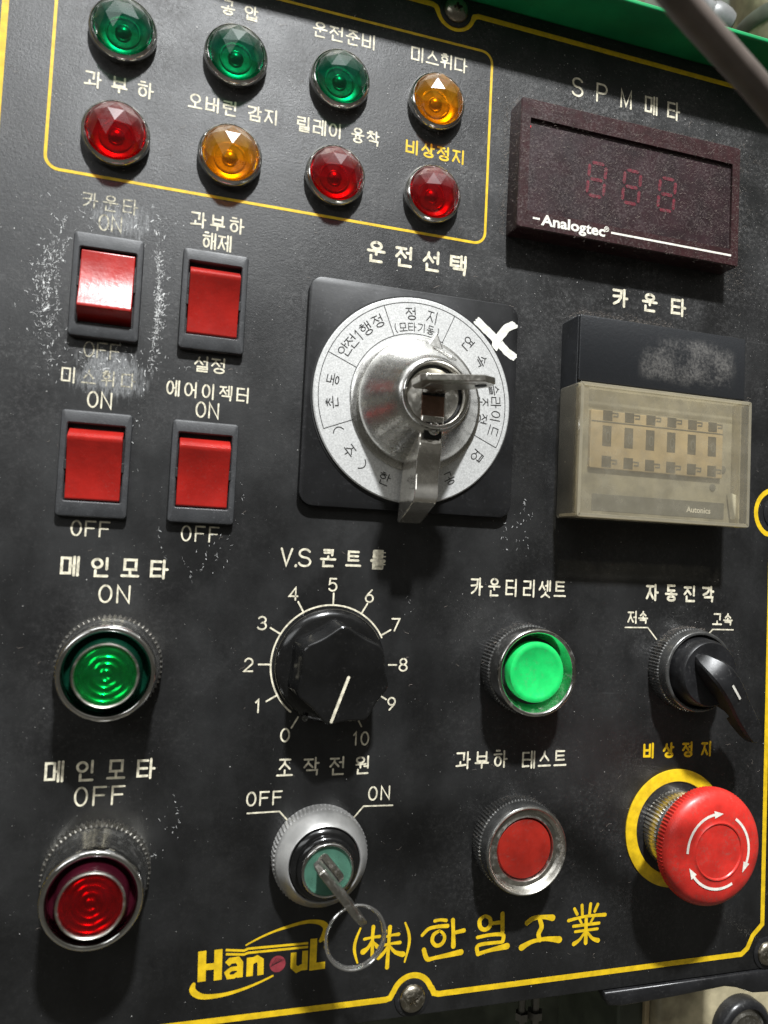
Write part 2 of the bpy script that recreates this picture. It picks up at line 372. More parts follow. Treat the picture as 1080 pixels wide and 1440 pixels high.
# ---------------------------------------------------------------- mesh helpers (all numbers in mm)
class MB:
    def __init__(s): s.v = []; s.f = []

    def add(s, v, f):
        o = len(s.v); s.v += [tuple(p) for p in v]; s.f += [tuple(i + o for i in q) for q in f]

    def box(s, x0, x1, y0, y1, z0, z1):
        s.add([(x0, y0, z0), (x1, y0, z0), (x1, y1, z0), (x0, y1, z0), (x0, y0, z1), (x1, y0, z1), (x1, y1, z1), (x0, y1, z1)],
              [(3, 2, 1, 0), (4, 5, 6, 7), (0, 1, 5, 4), (1, 2, 6, 5), (2, 3, 7, 6), (3, 0, 4, 7)])

    def loops(s, L, close=True, cap0=False, cap1=False):
        """bridge a list of equal-length rings"""
        n = len(L[0]); v = [p for r in L for p in r]; f = []
        for k in range(len(L) - 1):
            for i in range(n if close else n - 1):
                j = (i + 1) % n
                f.append((k * n + i, k * n + j, (k + 1) * n + j, (k + 1) * n + i))
        if cap0: f.append(tuple(reversed(range(n))))
        if cap1: f.append(tuple((len(L) - 1) * n + i for i in range(n)))
        s.add(v, f)

    def lathe(s, prof, seg=72, cx=0, cy=0, teeth=None, cap0=False, cap1=True):
        """prof: (r, z[, toothed])"""
        L = []
        for p in prof:
            r, z = p[0], p[1]; ring = []
            for i in range(seg):
                rr = r
                if teeth and len(p) > 2 and p[2]:
                    rr = r - p[2] * (0, .5, 1, .5)[i % 4]
                a = 2 * math.pi * i / seg
                ring.append((cx + rr * math.cos(a), cy + rr * math.sin(a), z))
            L.append(ring)
        s.loops(L, True, cap0, cap1)

    def prism(s, poly, z0, z1, ch=0.0):
        """poly: ccw xy outline; ch: chamfer at the top edge"""
        L = [[(x, y, z0) for x, y in poly]]
        if ch:
            L.append([(x, y, z1 - ch) for x, y in poly])
            q = inset(poly, ch * .35); L.append([(x, y, z1 - ch * .3) for x, y in q])
            q = inset(poly, ch); L.append([(x, y, z1) for x, y in q])
        else:
            L.append([(x, y, z1) for x, y in poly])
        s.loops(L, True, True, True)

    def ribbon(s, pts, w, z, closed=False, cap='round', clip=None):
        """flat stroke with mitred corners; w number or list"""
        P = [Vector(p[:2]) for p in pts]
        Q = [P[0]]; ws = [w[0] if isinstance(w, (list, tuple)) else w]
        for i in range(1, len(P)):
            if (P[i] - Q[-1]).length > 1e-4:
                Q.append(P[i]); ws.append(w[i] if isinstance(w, (list, tuple)) else w)
        P = Q; n = len(P)
        if n < 2: return
        Lr = []
        for i in range(n):
            a = P[(i - 1) % n] if (closed or i > 0) else None
            b = P[(i + 1) % n] if (closed or i < n - 1) else None
            d1 = (P[i] - a).normalized() if a is not None else None
            d2 = (b - P[i]).normalized() if b is not None else None
            if d1 is None: d1 = d2
            if d2 is None: d2 = d1
            n1 = Vector((-d1.y, d1.x)); n2 = Vector((-d2.y, d2.x))
            m = n1 + n2
            if m.length < 1e-3: m = n1.copy()
            m.normalize()
            k = 1 / max(.45, m.dot(n1))
            Lr.append((P[i] + m * ws[i] / 2 * k, P[i] - m * ws[i] / 2 * k))
        v = []; f = []
        for a, b in Lr: v += [(a.x, a.y, z), (b.x, b.y, z)]
        for i in range(n if closed else n - 1):
            j = (i + 1) % n
            f.append((2 * i + 1, 2 * j + 1, 2 * j, 2 * i))
        s.add(v, f)
        if not closed and cap == 'round':
            for i, d, sg in ((0, (P[0] - P[1]).normalized(), 1), (n - 1, (P[-1] - P[-2]).normalized(), -1)):
                r = ws[i] / 2; a0 = math.atan2(d.y, d.x) - math.pi / 2
                vv = [(P[i].x, P[i].y, z)] + [(P[i].x + r * math.cos(a0 + math.pi * k / 6), P[i].y + r * math.sin(a0 + math.pi * k / 6), z) for k in range(7)]
                s.add(vv, [(0, k, k + 1) for k in range(1, 7)])

    def tube(s, pts, r, n=12, cap=True, closed=False):
        P = [Vector(p) for p in pts]; L = []; m = len(P)
        up = Vector((0.13, 0.21, 0.97))
        for i in range(m):
            a = P[(i - 1) % m] if (closed or i > 0) else P[i]
            b = P[(i + 1) % m] if (closed or i < m - 1) else P[i]
            t = (b - a).normalized()
            u = t.cross(up)
            if u.length < 1e-3: u = t.cross(Vector((1, 0, 0)))
            u.normalize(); w = t.cross(u).normalized(); up = u.cross(t) if not closed else up
            rr = r[i] if isinstance(r, (list, tuple)) else r
            L.append([tuple(P[i] + (u * math.cos(2 * math.pi * k / n) + w * math.sin(2 * math.pi * k / n)) * rr) for k in range(n)])
        if closed: L.append(L[0])
        s.loops(L, True, cap and not closed, cap and not closed)

    def build(s, name, m, parent=None, smooth=35, bevel=0.0, segs=2, label=None, kind=None, ox=0, oy=0, oz=0):
        me = bpy.data.meshes.new(name)
        me.from_pydata([((x - ox) / 1000, (y - oy) / 1000, (z - oz) / 1000) for x, y, z in s.v], [], s.f)
        me.validate(); me.update()
        me.materials.append(M[m] if isinstance(m, str) else m)
        if smooth:
            for p in me.polygons: p.use_smooth = True
            me.set_sharp_from_angle(angle=math.radians(smooth))
        o = bpy.data.objects.new(name, me)
        col.objects.link(o)
        if parent is not None: o.parent = parent
        if bevel:
            b = o.modifiers.new('bevel', 'BEVEL'); b.width = bevel / 1000; b.segments = segs
            b.limit_method = 'ANGLE'; b.angle_limit = math.radians(40)
        if label: o['label'] = label
        if kind: o['kind'] = kind
        return o


def fix(mb):      # recalculated outward normals for prisms drawn clockwise
    return mb


def inset(poly, d):
    n = len(poly); out = []
    A = sum(poly[i][0] * poly[(i + 1) % n][1] - poly[(i + 1) % n][0] * poly[i][1] for i in range(n))
    sg = 1 if A > 0 else -1
    for i in range(n):
        p0, p1, p2 = Vector(poly[i - 1]), Vector(poly[i]), Vector(poly[(i + 1) % n])
        d1 = (p1 - p0).normalized(); d2 = (p2 - p1).normalized()
        n1 = Vector((-d1.y, d1.x)); n2 = Vector((-d2.y, d2.x)); m = (n1 + n2)
        m.normalize(); k = 1 / max(.5, m.dot(n1))
        q = p1 + m * d * k * sg
        out.append((q.x, q.y))
    return out


def rrect(x0, x1, y0, y1, r, n=6):
    P = []
    for cx, cy, a in ((x1 - r, y0 + r, -90), (x1 - r, y1 - r, 0), (x0 + r, y1 - r, 90), (x0 + r, y0 + r, 180)):
        for k in range(n + 1):
            t = math.radians(a + 90 * k / n)
            P.append((cx + r * math.cos(t), cy + r * math.sin(t)))
    return P


def arc(cx, cy, r, a0, a1, n=24):
    return [(cx + r * math.cos(math.radians(a0 + (a1 - a0) * k / n)), cy + r * math.sin(math.radians(a0 + (a1 - a0) * k / n))) for k in range(n + 1)]


def thing(name, label, cat, x=0, y=0, z=0, group=None):
    o = bpy.data.objects.new(name, None)
    col.objects.link(o)
    o.empty_display_size = .005
    o.location = (x / 1000, -z / 1000, y / 1000)
    o.rotation_euler = (math.pi / 2, 0, 0)
    o['label'] = label; o['category'] = cat
    if group: o['group'] = group
    return o


def copy_thing(src, x, y, z, label, swap=None, turn=0.0):
    def cp(o, parent):
        c = o.copy(); col.objects.link(c)
        if parent is not None: c.parent = parent
        if swap and o.type == 'MESH':
            mn = o.data.materials[0]
            for a, b in swap.items():
                if mn == M[a]:
                    c.data = o.data.copy(); c.data.materials[0] = M[b]
        for ch in kids[o]: cp(ch, c)
        return c
    kids = {}
    for o in bpy.data.objects: kids.setdefault(o, []); 
    for o in bpy.data.objects:
        if o.parent: kids[o.parent].append(o)
    c = cp(src, None)
    c.location = (x / 1000, -z / 1000, y / 1000)
    c.rotation_euler = (math.pi / 2, 0, 0)
    if turn:
        c.rotation_euler = (Matrix.Rotation(math.pi / 2, 3, 'X') @ Matrix.Rotation(turn, 3, 'Z')).to_euler()
    c['label'] = label
    return c


# ---------------------------------------------------------------- stroke lettering
LEAD = 'ㄱㄲㄴㄷㄸㄹㅁㅂㅃㅅㅆㅇㅈㅉㅊㅋㅌㅍㅎ'
VOW = 'ㅏㅐㅑㅒㅓㅔㅕㅖㅗㅘㅙㅚㅛㅜㅝㅞㅟㅠㅡㅢㅣ'
TAIL = ['', 'ㄱ', 'ㄲ', 'ㄳ', 'ㄴ', 'ㄵ', 'ㄶ', 'ㄷ', 'ㄹ', 'ㄺ', 'ㄻ', 'ㄼ', 'ㄽ', 'ㄾ', 'ㄿ', 'ㅀ', 'ㅁ', 'ㅂ', 'ㅄ', 'ㅅ', 'ㅆ', 'ㅇ', 'ㅈ', 'ㅊ', 'ㅋ', 'ㅌ', 'ㅍ', 'ㅎ']


def ell(cx, cy, rx, ry, n=22):
    return [(cx + rx * math.cos(2 * math.pi * k / n + 1.57), cy + ry * math.sin(2 * math.pi * k / n + 1.57)) for k in range(n + 1)]


CONS = {
    'ㄱ': [[(0, 1), (1, 1), (.92, .55), (.62, .22), (.1, 0)]],
    'ㄴ': [[(0, 1), (0, 0), (1, .02)]],
    'ㄷ': [[(1, 1), (0, 1), (0, 0), (1, .02)]],
    'ㄹ': [[(0, 1), (1, 1), (1, .52), (0, .5), (0, 0), (1, 0)]],
    'ㅁ': [[(0, 0), (0, 1), (1, 1), (1, 0), (0, 0)]],
    'ㅂ': [[(0, 1), (0, 0), (1, 0), (1, 1)], [(0, .52), (1, .52)]],
    'ㅅ': [[(.52, 1), (.45, .6), (0, 0)], [(.49, .62), (1, 0)]],
    'ㅆ': [[(.28, 1), (.24, .6), (0, 0)], [(.26, .6), (.5, 0)], [(.76, 1), (.72, .6), (.52, 0)], [(.74, .6), (1, 0)]],
    'ㅇ': [ell(.5, .5, .5, .5)],
    'ㅈ': [[(0, .97), (1, .97)], [(.52, .97), (.45, .55), (0, 0)], [(.48, .55), (1, 0)]],
    'ㅊ': [[(.32, 1.08), (.68, 1.08)], [(0, .8), (1, .8)], [(.52, .8), (.45, .48), (0, 0)], [(.48, .48), (1, 0)]],
    'ㅋ': [[(0, 1), (1, 1), (.92, .5), (.62, .2), (.1, 0)], [(.02, .55), (.93, .6)]],
    'ㅌ': [[(1, 1), (0, 1), (0, 0), (1, .02)], [(0, .5), (.95, .5)]],
    'ㅎ': [[(.28, 1.12), (.72, 1.12)], [(0, .85), (1, .85)], ell(.5, .32, .42, .33)],
}
KH = [[(0, 1), (1, 1), (.96, .1)]]      # the flat giyeok that sits over a horizontal vowel


def syl(ch):
    k = ord(ch) - 0xAC00
    L, V, T = LEAD[k // 588], VOW[k % 588 // 28], TAIL[k % 28]
    S = []

    def put(c, x0, y0, x1, y1, flat=False):
        src = CONS[c]
        if flat and c in 'ㄱㅋ':
            src = KH + ([[(.05, .52), (.97, .55)]] if c == 'ㅋ' else [])
        for st in src: S.append([(x0 + (x1 - x0) * a, y0 + (y1 - y0) * b) for a, b in st])
    t = bool(T)
    if V in 'ㅏㅐㅑㅓㅔㅕㅖㅣ':
        b, top = (.40, 1.0) if t else (0, 1.0)
        cw = .5 if V in 'ㅔㅐㅖ' else .58
        put(L, .0, b + (.06 if t else .1), cw, .93)
        m = (b + top) / 2
        if V == 'ㅏ': S += [[(.78, b), (.78, top)], [(.78, m), (1.0, m)]]
        if V == 'ㅣ': S += [[(.88, b), (.88, top)]]
        if V == 'ㅓ': S += [[(.9, b), (.9, top)], [(.66, m), (.9, m)]]
        if V == 'ㅕ': S += [[(.9, b), (.9, top)], [(.62, m + .13), (.9, m + .13)], [(.62, m - .1), (.9, m - .1)]]
        if V == 'ㅐ': S += [[(.68, b), (.68, top)], [(.95, b), (.95, top)], [(.68, m), (.95, m)]]
        if V == 'ㅔ': S += [[(.74, b), (.74, top)], [(.97, b), (.97, top)], [(.56, m), (.74, m)]]
        if V == 'ㅖ': S += [[(.74, b), (.74, top)], [(.97, b), (.97, top)], [(.54, m + .1), (.74, m + .1)], [(.54, m - .1), (.74, m - .1)]]
        if t: put(T, .2, 0, .92, .3, T == 'ㄱ')
    elif V in 'ㅗㅜㅡㅠ':
        if t:
            put(L, .2, .66, .8, 1.0, True)
            if V == 'ㅗ': S += [[(.5, .6), (.5, .44)], [(0, .43), (1, .43)]]
            if V == 'ㅜ': S += [[(0, .54), (1, .54)], [(.5, .54), (.5, .36)]]
            if V == 'ㅡ': S += [[(0, .46), (1, .46)]]
            if V == 'ㅠ': S += [[(0, .54), (1, .54)], [(.34, .54), (.34, .37)], [(.66, .54), (.66, .37)]]
            put(T, .18, 0, .84, .27, T == 'ㄱ')
        else:
            put(L, .15, .42, .85, .97, True)
            if V == 'ㅗ': S += [[(.5, .34), (.5, .07)], [(0, .06), (1, .06)]]
            if V == 'ㅜ': S += [[(0, .3), (1, .3)], [(.5, .3), (.5, 0)]]
            if V == 'ㅡ': S += [[(0, .1), (1, .1)]]
    else:
        b = .32 if t else 0
        h = .5 if not t else .62
        put(L, .04, h, .58, .95, True)
        S += [[(.86, b), (.86, 1.0)]]
        if V == 'ㅘ': S += [[(.86, .55), (1.04, .55)], [(.3, h - .1), (.3, .2)], [(0, .16), (.7, .22)]]
        if V == 'ㅟ': S += [[(0, h - .14), (.7, h - .1)], [(.34, h - .12), (.34, .02)]]
        if V == 'ㅝ': S += [[(0, h - .1), (.7, h - .07)], [(.32, h - .09), (.32, h - .28)], [(.6, .42), (.86, .42)]]
        if t: put(T, .14, 0, .86, .22, T == 'ㄱ')
    return S


def oarc(cx, cy, rx, ry, a0, a1, n=12): return [(cx + rx * math.cos(math.radians(a0 + (a1 - a0) * k / n)), cy + ry * math.sin(math.radians(a0 + (a1 - a0) * k / n))) for k in range(n + 1)]


LAT = {
    'O': [ell(.5, .5, .5, .5)], 'N': [[(0, 0), (0, 1), (1, 0), (1, 1)]], 'F': [[(0, 0), (0, 1), (1, 1)], [(0, .54), (.85, .54)]],
    'S': [oarc(.5, .755, .46, .245, 25, 270) + oarc(.5, .255, .5, .255, 90, -160)],
    'P': [[(0, 0), (0, 1), (.55, 1)] + oarc(.55, .74, .42, .26, 90, -90, 8) + [(0, .48)]],
    'M': [[(0, 0), (0, 1), (.5, .1), (1, 1), (1, 0)]], 'V': [[(0, 1), (.5, 0), (1, 1)]], '.': [[(.5, .0), (.52, .03)]],
    '0': [ell(.5, .5, .5, .5)], '1': [[(.05, .78), (.55, 1), (.55, 0)]],
    '2': [oarc(.5, .7, .46, .3, 165, -25) + [(0, 0), (1, 0)]],
    '3': [oarc(.45, .75, .45, .25, 150, -90) + oarc(.45, .27, .52, .27, 80, -155)],
    '4': [[(.75, 0), (.75, 1), (0, .3), (1, .3)]],
    '5': [[(.9, 1), (.15, 1), (.08, .55)] + oarc(.48, .33, .5, .33, 125, -150)],
    '6': [[(.8, 1), (.25, .62)] + oarc(.5, .3, .48, .3, 150, -210, 20)],
    '7': [[(0, 1), (1, 1), (.35, 0)]],
    '8': [ell(.5, .76, .42, .24), ell(.5, .26, .5, .26)],
    '9': [[(.25, 0), (.85, .45)] + oarc(.5, .7, .46, .3, -30, 330, 20)],
    '(': [oarc(1.2, .5, 1.0, .62, 130, 230)], ')': [oarc(-.2, .5, 1.0, .62, 50, -50)],
}


def strokes(ch):
    if 0xAC00 <= ord(ch) <= 0xD7A3: return syl(ch)
    return LAT[ch]


def word(mb, text, xa, xb, y, h, w, sw, z=0.05, jit=.012, angle=None):
    """glyph centres run from xa to xb; each glyph is w wide and h high"""
    adv = []; pos = 0
    for i, c in enumerate(text):
        if c == ' ': pos += .45; continue
        adv.append((c, pos)); pos += 1
    tot = adv[-1][1] or 1
    for c, p in adv:
        cx = xa + (xb - xa) * p / tot
        zz = z
        ww = w * (.82 if c in 'SPM' and 'SPM' in text else 1)
        for st in strokes(c):
            zz += .006
            cl = len(st) > 3 and st[0] == st[-1]
            pts = [(cx + (a - .5) * ww + random.uniform(-jit, jit), y + (b - .5) * h + random.uniform(-jit, jit)) for a, b in (st[:-1] if cl else st)]
            mb.ribbon(pts, sw, zz, closed=cl)


def polar_glyph(mb, ch, cx, cy, r, ang, h, w, sw, z, inward=False):
    """glyph on a circle; its top points outward (or inward)"""
    a = math.radians(ang)
    ux, uy = (math.cos(a), math.sin(a))
    if inward: ux, uy = -ux, -uy
    rx, ry = uy, -ux
    px, py = cx + r * math.cos(a), cy + r * math.sin(a)
    zz = z
    for st in strokes(ch):
        zz += .006
        cl = len(st) > 3 and st[0] == st[-1]
        pts = [(px + rx * (p - .5) * w + ux * (q - .5) * h, py + ry * (p - .5) * w + uy * (q - .5) * h) for p, q in (st[:-1] if cl else st)]
        mb.ribbon(pts, sw, zz, closed=cl)


# ================================================================ THE PANEL
panel = thing('control_panel', 'black painted machine control panel with engraved lettering and a yellow border line', 'control panel')
b = MB(); b.prism(rrect(-150, 188, -174.2, 187, 3), -3, 0, .35)
b.build('panel_plate', 'panel', panel, smooth=30)

# outer yellow line with its detours round the screws
pts = []
pts += [(-117.3, 181.3)]
pts = [(-117.4, -158.0)] + arc(-118.5, -168.5, 10, 84, 8, 8)
pts += [(20.5, -167.6), (22.0, -167.2), (22.9, -165.6)] + arc(29.8, -167.6, 7.0, 160, 20, 14) + [(36.9, -165.6), (37.8, -167.4), (39.5, -167.9)]
pts += [(166.4, -167.6)] + [(169.2, -165.6), (171.6, -161.0), (176.2, -157.0)]
pts += [(176.4, -3.5), (175.2, -2.2)] + arc(178.3, 6.4, 9.6, 242, 118, 12) + [(176.4, 16)]
pts += [(176.4, 172)] + arc(177.5, 182.5, 9.5, 250, 190, 6)
pts += [(38.8, 181.5), (37.3, 180.9), (36.6, 179.6)] + arc(29.8, 181.6, 7.0, -18, -162, 14) + [(23.0, 179.6), (22.2, 181.1), (20.8, 181.6)]
pts += [(-107, 181.6)] + arc(-118.5, 182.5, 9.5, -10, -80, 6) + [(-117.4, 172)]
b = MB(); b.ribbon(pts, 1.95, .06, closed=True)
b.build('border_line', 'yellow', panel, label='broad yellow outer border line')
b = MB(); b.ribbon(rrect(-103.2, 45.0, 96.8, 168.9, 4.2), .95, .06, closed=True)
b.build('frame_line', 'yellow', panel, label='thin yellow frame round the pilot lamps')

MATK = {'c': 'cream', 'y': 'yellow', 'w': 'cream_dim'}
ADJ = {'c': 'cream', 'y': 'yellow', 'w': 'worn away'}
WORDS = [
    ('공압', -50.9, -43.2, 161.6, 5.0, 4.4, 0.62, 'c'),
    ('과부하', -91.1, -75.1, 127.6, 5.3, 4.7, 0.62, 'c'),
    ('오버런 감지', -59.5, -34.6, 127.5, 5.1, 4.4, 0.62, 'c'),
    ('운전준비', -19.6, -2.1, 161.8, 5.3, 4.9, 0.62, 'c'),
    ('미스휘다', 16.1, 32.8, 161.6, 5.5, 4.8, 0.62, 'c'),
    ('릴레이 융착', -23.5, 1.1, 127.4, 5.3, 4.4, 0.62, 'c'),
    ('비상정지', 15.7, 33.4, 127.3, 5.2, 4.7, 0.72, 'y'),
    ('운전선택', 4.3, 35.2, 87.4, 7.3, 6.3, 1.0, 'c'),
    ('카운타', 102.5, 129.1, 85.2, 7.0, 6.6, 1.05, 'c'),
    ('카운타', -89.3, -77.3, 88.8, 5.0, 4.4, 0.45, 'w'),
    ('ON', -84.9, -81.1, 82.4, 5.2, 3.0, 0.5, 'w'),
    ('과부하', -56.3, -43.8, 88.3, 5.2, 4.6, 0.62, 'c'),
    ('해제', -52.3, -47.4, 81.9, 5.4, 4.3, 0.62, 'c'),
    ('OFF', -86.7, -79.0, 41.7, 4.9, 3.0, 0.42, 'w'),
    ('설정', -52.4, -47.0, 41.1, 5.1, 4.5, 0.55, 'c'),
    ('미', -92.0, -92.0, 33.0, 4.9, 4.1, 0.5, 'c'),
    ('스휘다', -86.2, -74.5, 33.0, 4.9, 4.1, 0.45, 'w'),
    ('ON', -84.6, -80.6, 26.1, 5.1, 3.1, 0.55, 'c'),
    ('에어이젝터', -60.8, -38.6, 32.3, 5.1, 4.0, 0.55, 'c'),
    ('ON', -51.8, -47.7, 26.2, 5.1, 3.1, 0.55, 'c'),
    ('OFF', -86.8, -78.6, -14.1, 4.8, 3.0, 0.55, 'c'),
    ('OFF', -54.0, -45.3, -14.0, 5.0, 3.0, 0.5, 'c'),
    ('메인모타', -87.8, -61.5, -25.8, 6.0, 5.2, 0.82, 'c'),
    ('ON', -77.1, -71.8, -34.0, 5.5, 3.8, 0.6, 'c'),
    ('메인모타', -88.2, -61.7, -87.9, 6.2, 5.2, 0.75, 'c'),
    ('OFF', -80.2, -69.5, -95.7, 5.7, 3.7, 0.6, 'c'),
    ('콘트', -7.2, 1.6, -19.9, 5.8, 5.2, 0.78, 'c'),
    ('조작전원', -18.1, 8.5, -89.1, 6.0, 5.1, 0.62, 'c'),
    ('OFF', -28.5, -20.0, -98.8, 4.5, 3.0, 0.55, 'c'),
    ('ON', 12.5, 16.9, -98.8, 4.6, 3.1, 0.55, 'c'),
    ('카운터', 47.5, 61.2, -27.7, 6.3, 4.5, 0.68, 'c'),
    ('리셋트', 68.4, 80.9, -27.7, 6.3, 4.8, 0.68, 'c'),
    ('과부하', 45.0, 59.5, -88.8, 6.0, 5.2, 0.68, 'c'),
    ('테스트', 70.7, 83.4, -89.4, 6.2, 5.0, 0.68, 'c'),
    ('자동진각', 120.8, 146.5, -27.5, 6.3, 5.3, 0.92, 'c'),
    ('저속', 112.3, 117.0, -37.2, 4.8, 4.1, 0.66, 'c'),
    ('고속', 151.1, 156.2, -37.2, 4.8, 4.3, 0.66, 'c'),
    ('비상정지', 121.4, 147.6, -87.6, 5.7, 4.7, 0.92, 'y'),
]
for t_, xa, xb, y_, h_, w_, s_, k_ in WORDS:
    b = MB(); word(b, t_, xa, xb, y_, h_ - s_ * .6, w_ - s_ * .5, s_)
    b.build('lettering', MATK[k_], panel, smooth=0, label='%s engraved lettering reading %s' % (ADJ[k_], t_))
b = MB(); word(b, 'SPM', 80.8, 102.3, 164.2, 6.8, 5.3, .8); word(b, '메타', 113.8, 124.2, 164.3, 6.8, 5.2, .85)
b.build('lettering', 'cream', panel, smooth=0, label='cream engraved lettering reading SPM 메타')
b = MB(); word(b, 'V', -21.3, -21.3, -20.1, 5.4, 3.5, .7); word(b, '.', -18.1, -18.1, -20.2, 5.6, 3, .9); word(b, 'S', -15.2, -15.2, -20.1, 5.6, 3.9, .7)
b.build('lettering', 'cream', panel, smooth=0, label='cream engraved lettering reading V.S')
b = MB(); word(b, '롤', 10.3, 10.3, -19.7, 5.6, 4.4, 1.15)
for k in range(4): b.ribbon([(8.4, -17.4 - k * 1.35), (12.9, -17.2 - k * 1.35)], .35, .09)
b.build('lettering', 'cream', panel, smooth=0, label='smudged double engraved syllable 롤')

# scale of the speed knob
b = MB()
b.ribbon(arc(-4.66, -55.56, 19.95, 231, 28, 60), .55, .05)
for k in range(11):
    a = math.radians(90 + (5 - k) * 30); r0, r1 = (19.9, 23.9) if k not in (8, 9) else (20.6, 23.4)
    b.ribbon([(-4.66 + r * math.cos(a), -55.56 + r * math.sin(a)) for r in (r0, r1)], .55, .06 + .001 * k)
b.build('scale_arc', 'cream', panel, smooth=0, label='cream circular scale line with eleven ticks')
for t_, x_, y_ in (('0', -18.6, -78.6), ('1', -28, -69), ('2', -31.8, -55.7), ('3', -28.1, -42.1), ('4', -18.3, -32.2), ('5', -5.1, -28.8),
                   ('6', 7.9, -32.2), ('7', 17.8, -41.8), ('8', 21.2, -55.5), ('9', 17.6, -68.8)):
    b = MB(); word(b, t_, x_, x_, y_, 4.1, 2.7 if t_ != '1' else 1.6, .55)
    b.build('scale_number', 'cream', panel, smooth=0, label='engraved number %s' % t_)
b = MB(); word(b, '1', 5.5, 5.5, -80.3, 4.2, 1.5, .55); word(b, '0', 8.7, 8.7, -80.3, 4.2, 2.5, .55)
b.build('scale_number', 'cream', panel, smooth=0, label='engraved number 10')
for P_ in ([(-29.5, -103.3), (-19.1, -103.2), (-15.7, -106.8)], [(19.7, -103.1), (9.4, -102.9), (5.6, -107.2)],
           [(109.2, -41.1), (119.2, -41.0), (123.3, -45.4)], [(158.9, -41.2), (149.1, -41.2), (146.6, -43.6)]):
    b = MB(); b.ribbon(P_, .5, .05); b.build('pointer_line', 'cream', panel, smooth=0)

# the maker's name at the bottom
def arcpts(P):
    """smooth line through the given points (Catmull-Rom)"""
    out = []
    for i in range(len(P) - 1):
        p0 = P[max(0, i - 1)]; p1 = P[i]; p2 = P[i + 1]; p3 = P[min(len(P) - 1, i + 2)]
        for k in range(6):
            t = k / 6
            out.append(tuple(.5 * ((2 * p1[j]) + (-p0[j] + p2[j]) * t + (2 * p0[j] - 5 * p1[j] + 4 * p2[j] - p3[j]) * t * t + (-p0[j] + 3 * p1[j] - 3 * p2[j] + p3[j]) * t ** 3) for j in range(2)))
    out.append(tuple(P[-1][:2])); return out


def brush(mb, P, z):
    """P: (x, y, width)"""
    n = len(P)
    xy = arcpts([(p[0], p[1]) for p in P])
    ws = arcpts([(i, p[2]) for i, p in enumerate(P)])
    mb.ribbon(xy, [w[1] for w in ws], z)


b = MB(); z0 = .05
for i, (P_, w_) in enumerate([
        ([(-41.2, -145.4), (-40.9, -154.8)], 2.5), ([(-36.2, -145.4), (-35.9, -154.9)], 2.5), ([(-40.9, -150.4), (-36.2, -150.5)], 2.0),
        ([(-33.2, -150.3), (-32.2, -149.3), (-30.0, -149.2), (-29.1, -150.4), (-29.0, -154.8)], 1.9),
        ([(-29.2, -151.9), (-31.8, -151.9), (-33.2, -152.9), (-32.6, -154.3), (-30.8, -154.3), (-29.2, -153.2)], 1.35),
        ([(-26.0, -148.9), (-25.9, -154.8)], 2.1), ([(-25.4, -150.2), (-23.8, -149.5), (-22.6, -150.3), (-22.4, -154.8)], 2.0),
        ([(-11.9, -148.8), (-11.8, -153.2), (-10.6, -154.4), (-8.6, -153.6)], 1.9), ([(-8.1, -148.6), (-8.0, -154.8)], 1.9),
        ([(-5.4, -145.0), (-5.3, -154.0), (-1.2, -153.9)], 2.3)]):
    b.ribbon(P_, w_, z0 + i * .004, cap='butt')
b.build('logo_lettering', 'yellow', panel, smooth=0, label='bold yellow letters Han and uL of the maker logo')
b = MB()
brush(b, [(-27.5, -144.9, .5), (-23.2, -143.0, .6), (-18.8, -141.5, .7), (-14.7, -140.5, .9), (-9.2, -139.5, 1.1), (-5.9, -139.5, 1.3), (-2.9, -140.3, 1.8), (-1.4, -142.0, 2.2), (-2.0, -144.4, 2.0), (-3.1, -145.9, 1.2)], .05)
brush(b, [(-18.4, -155.5, .6), (-22.4, -157.0, .7), (-27.4, -158.5, .9), (-33.5, -159.6, 1.2), (-39.6, -159.6, 1.6), (-42.5, -158.4, 2.0), (-43.6, -156.9, 1.9), (-43.3, -155.4, 1.2)], .055)
b.ribbon([(-33.9, -145.8), (-28.1, -146.6), (-26.8, -146.1), (-7.2, -146.3)], .75, .06, cap='butt')
b.ribbon([(-33.8, -147.1), (-28.0, -147.8), (-26.8, -147.4), (-7.2, -147.5)], .75, .065, cap='butt')
b.build('logo_swoosh', 'yellow', panel, smooth=0)
b = MB(); b.lathe([(2.6, .03), (2.6, .07)], 32, -17.0, -151.9); b.build('logo_dot', 'logo_red', panel)
b = MB()
for k in range(5): b.ribbon([(-19.5 + k * .45, -152.6 + k * .25 - .2), (-17.4 + k * .62, -149.9 - k * .2)], .16, .09 + k * .002, cap='butt')
b.build('logo_stripe', 'hole', panel, smooth=0)

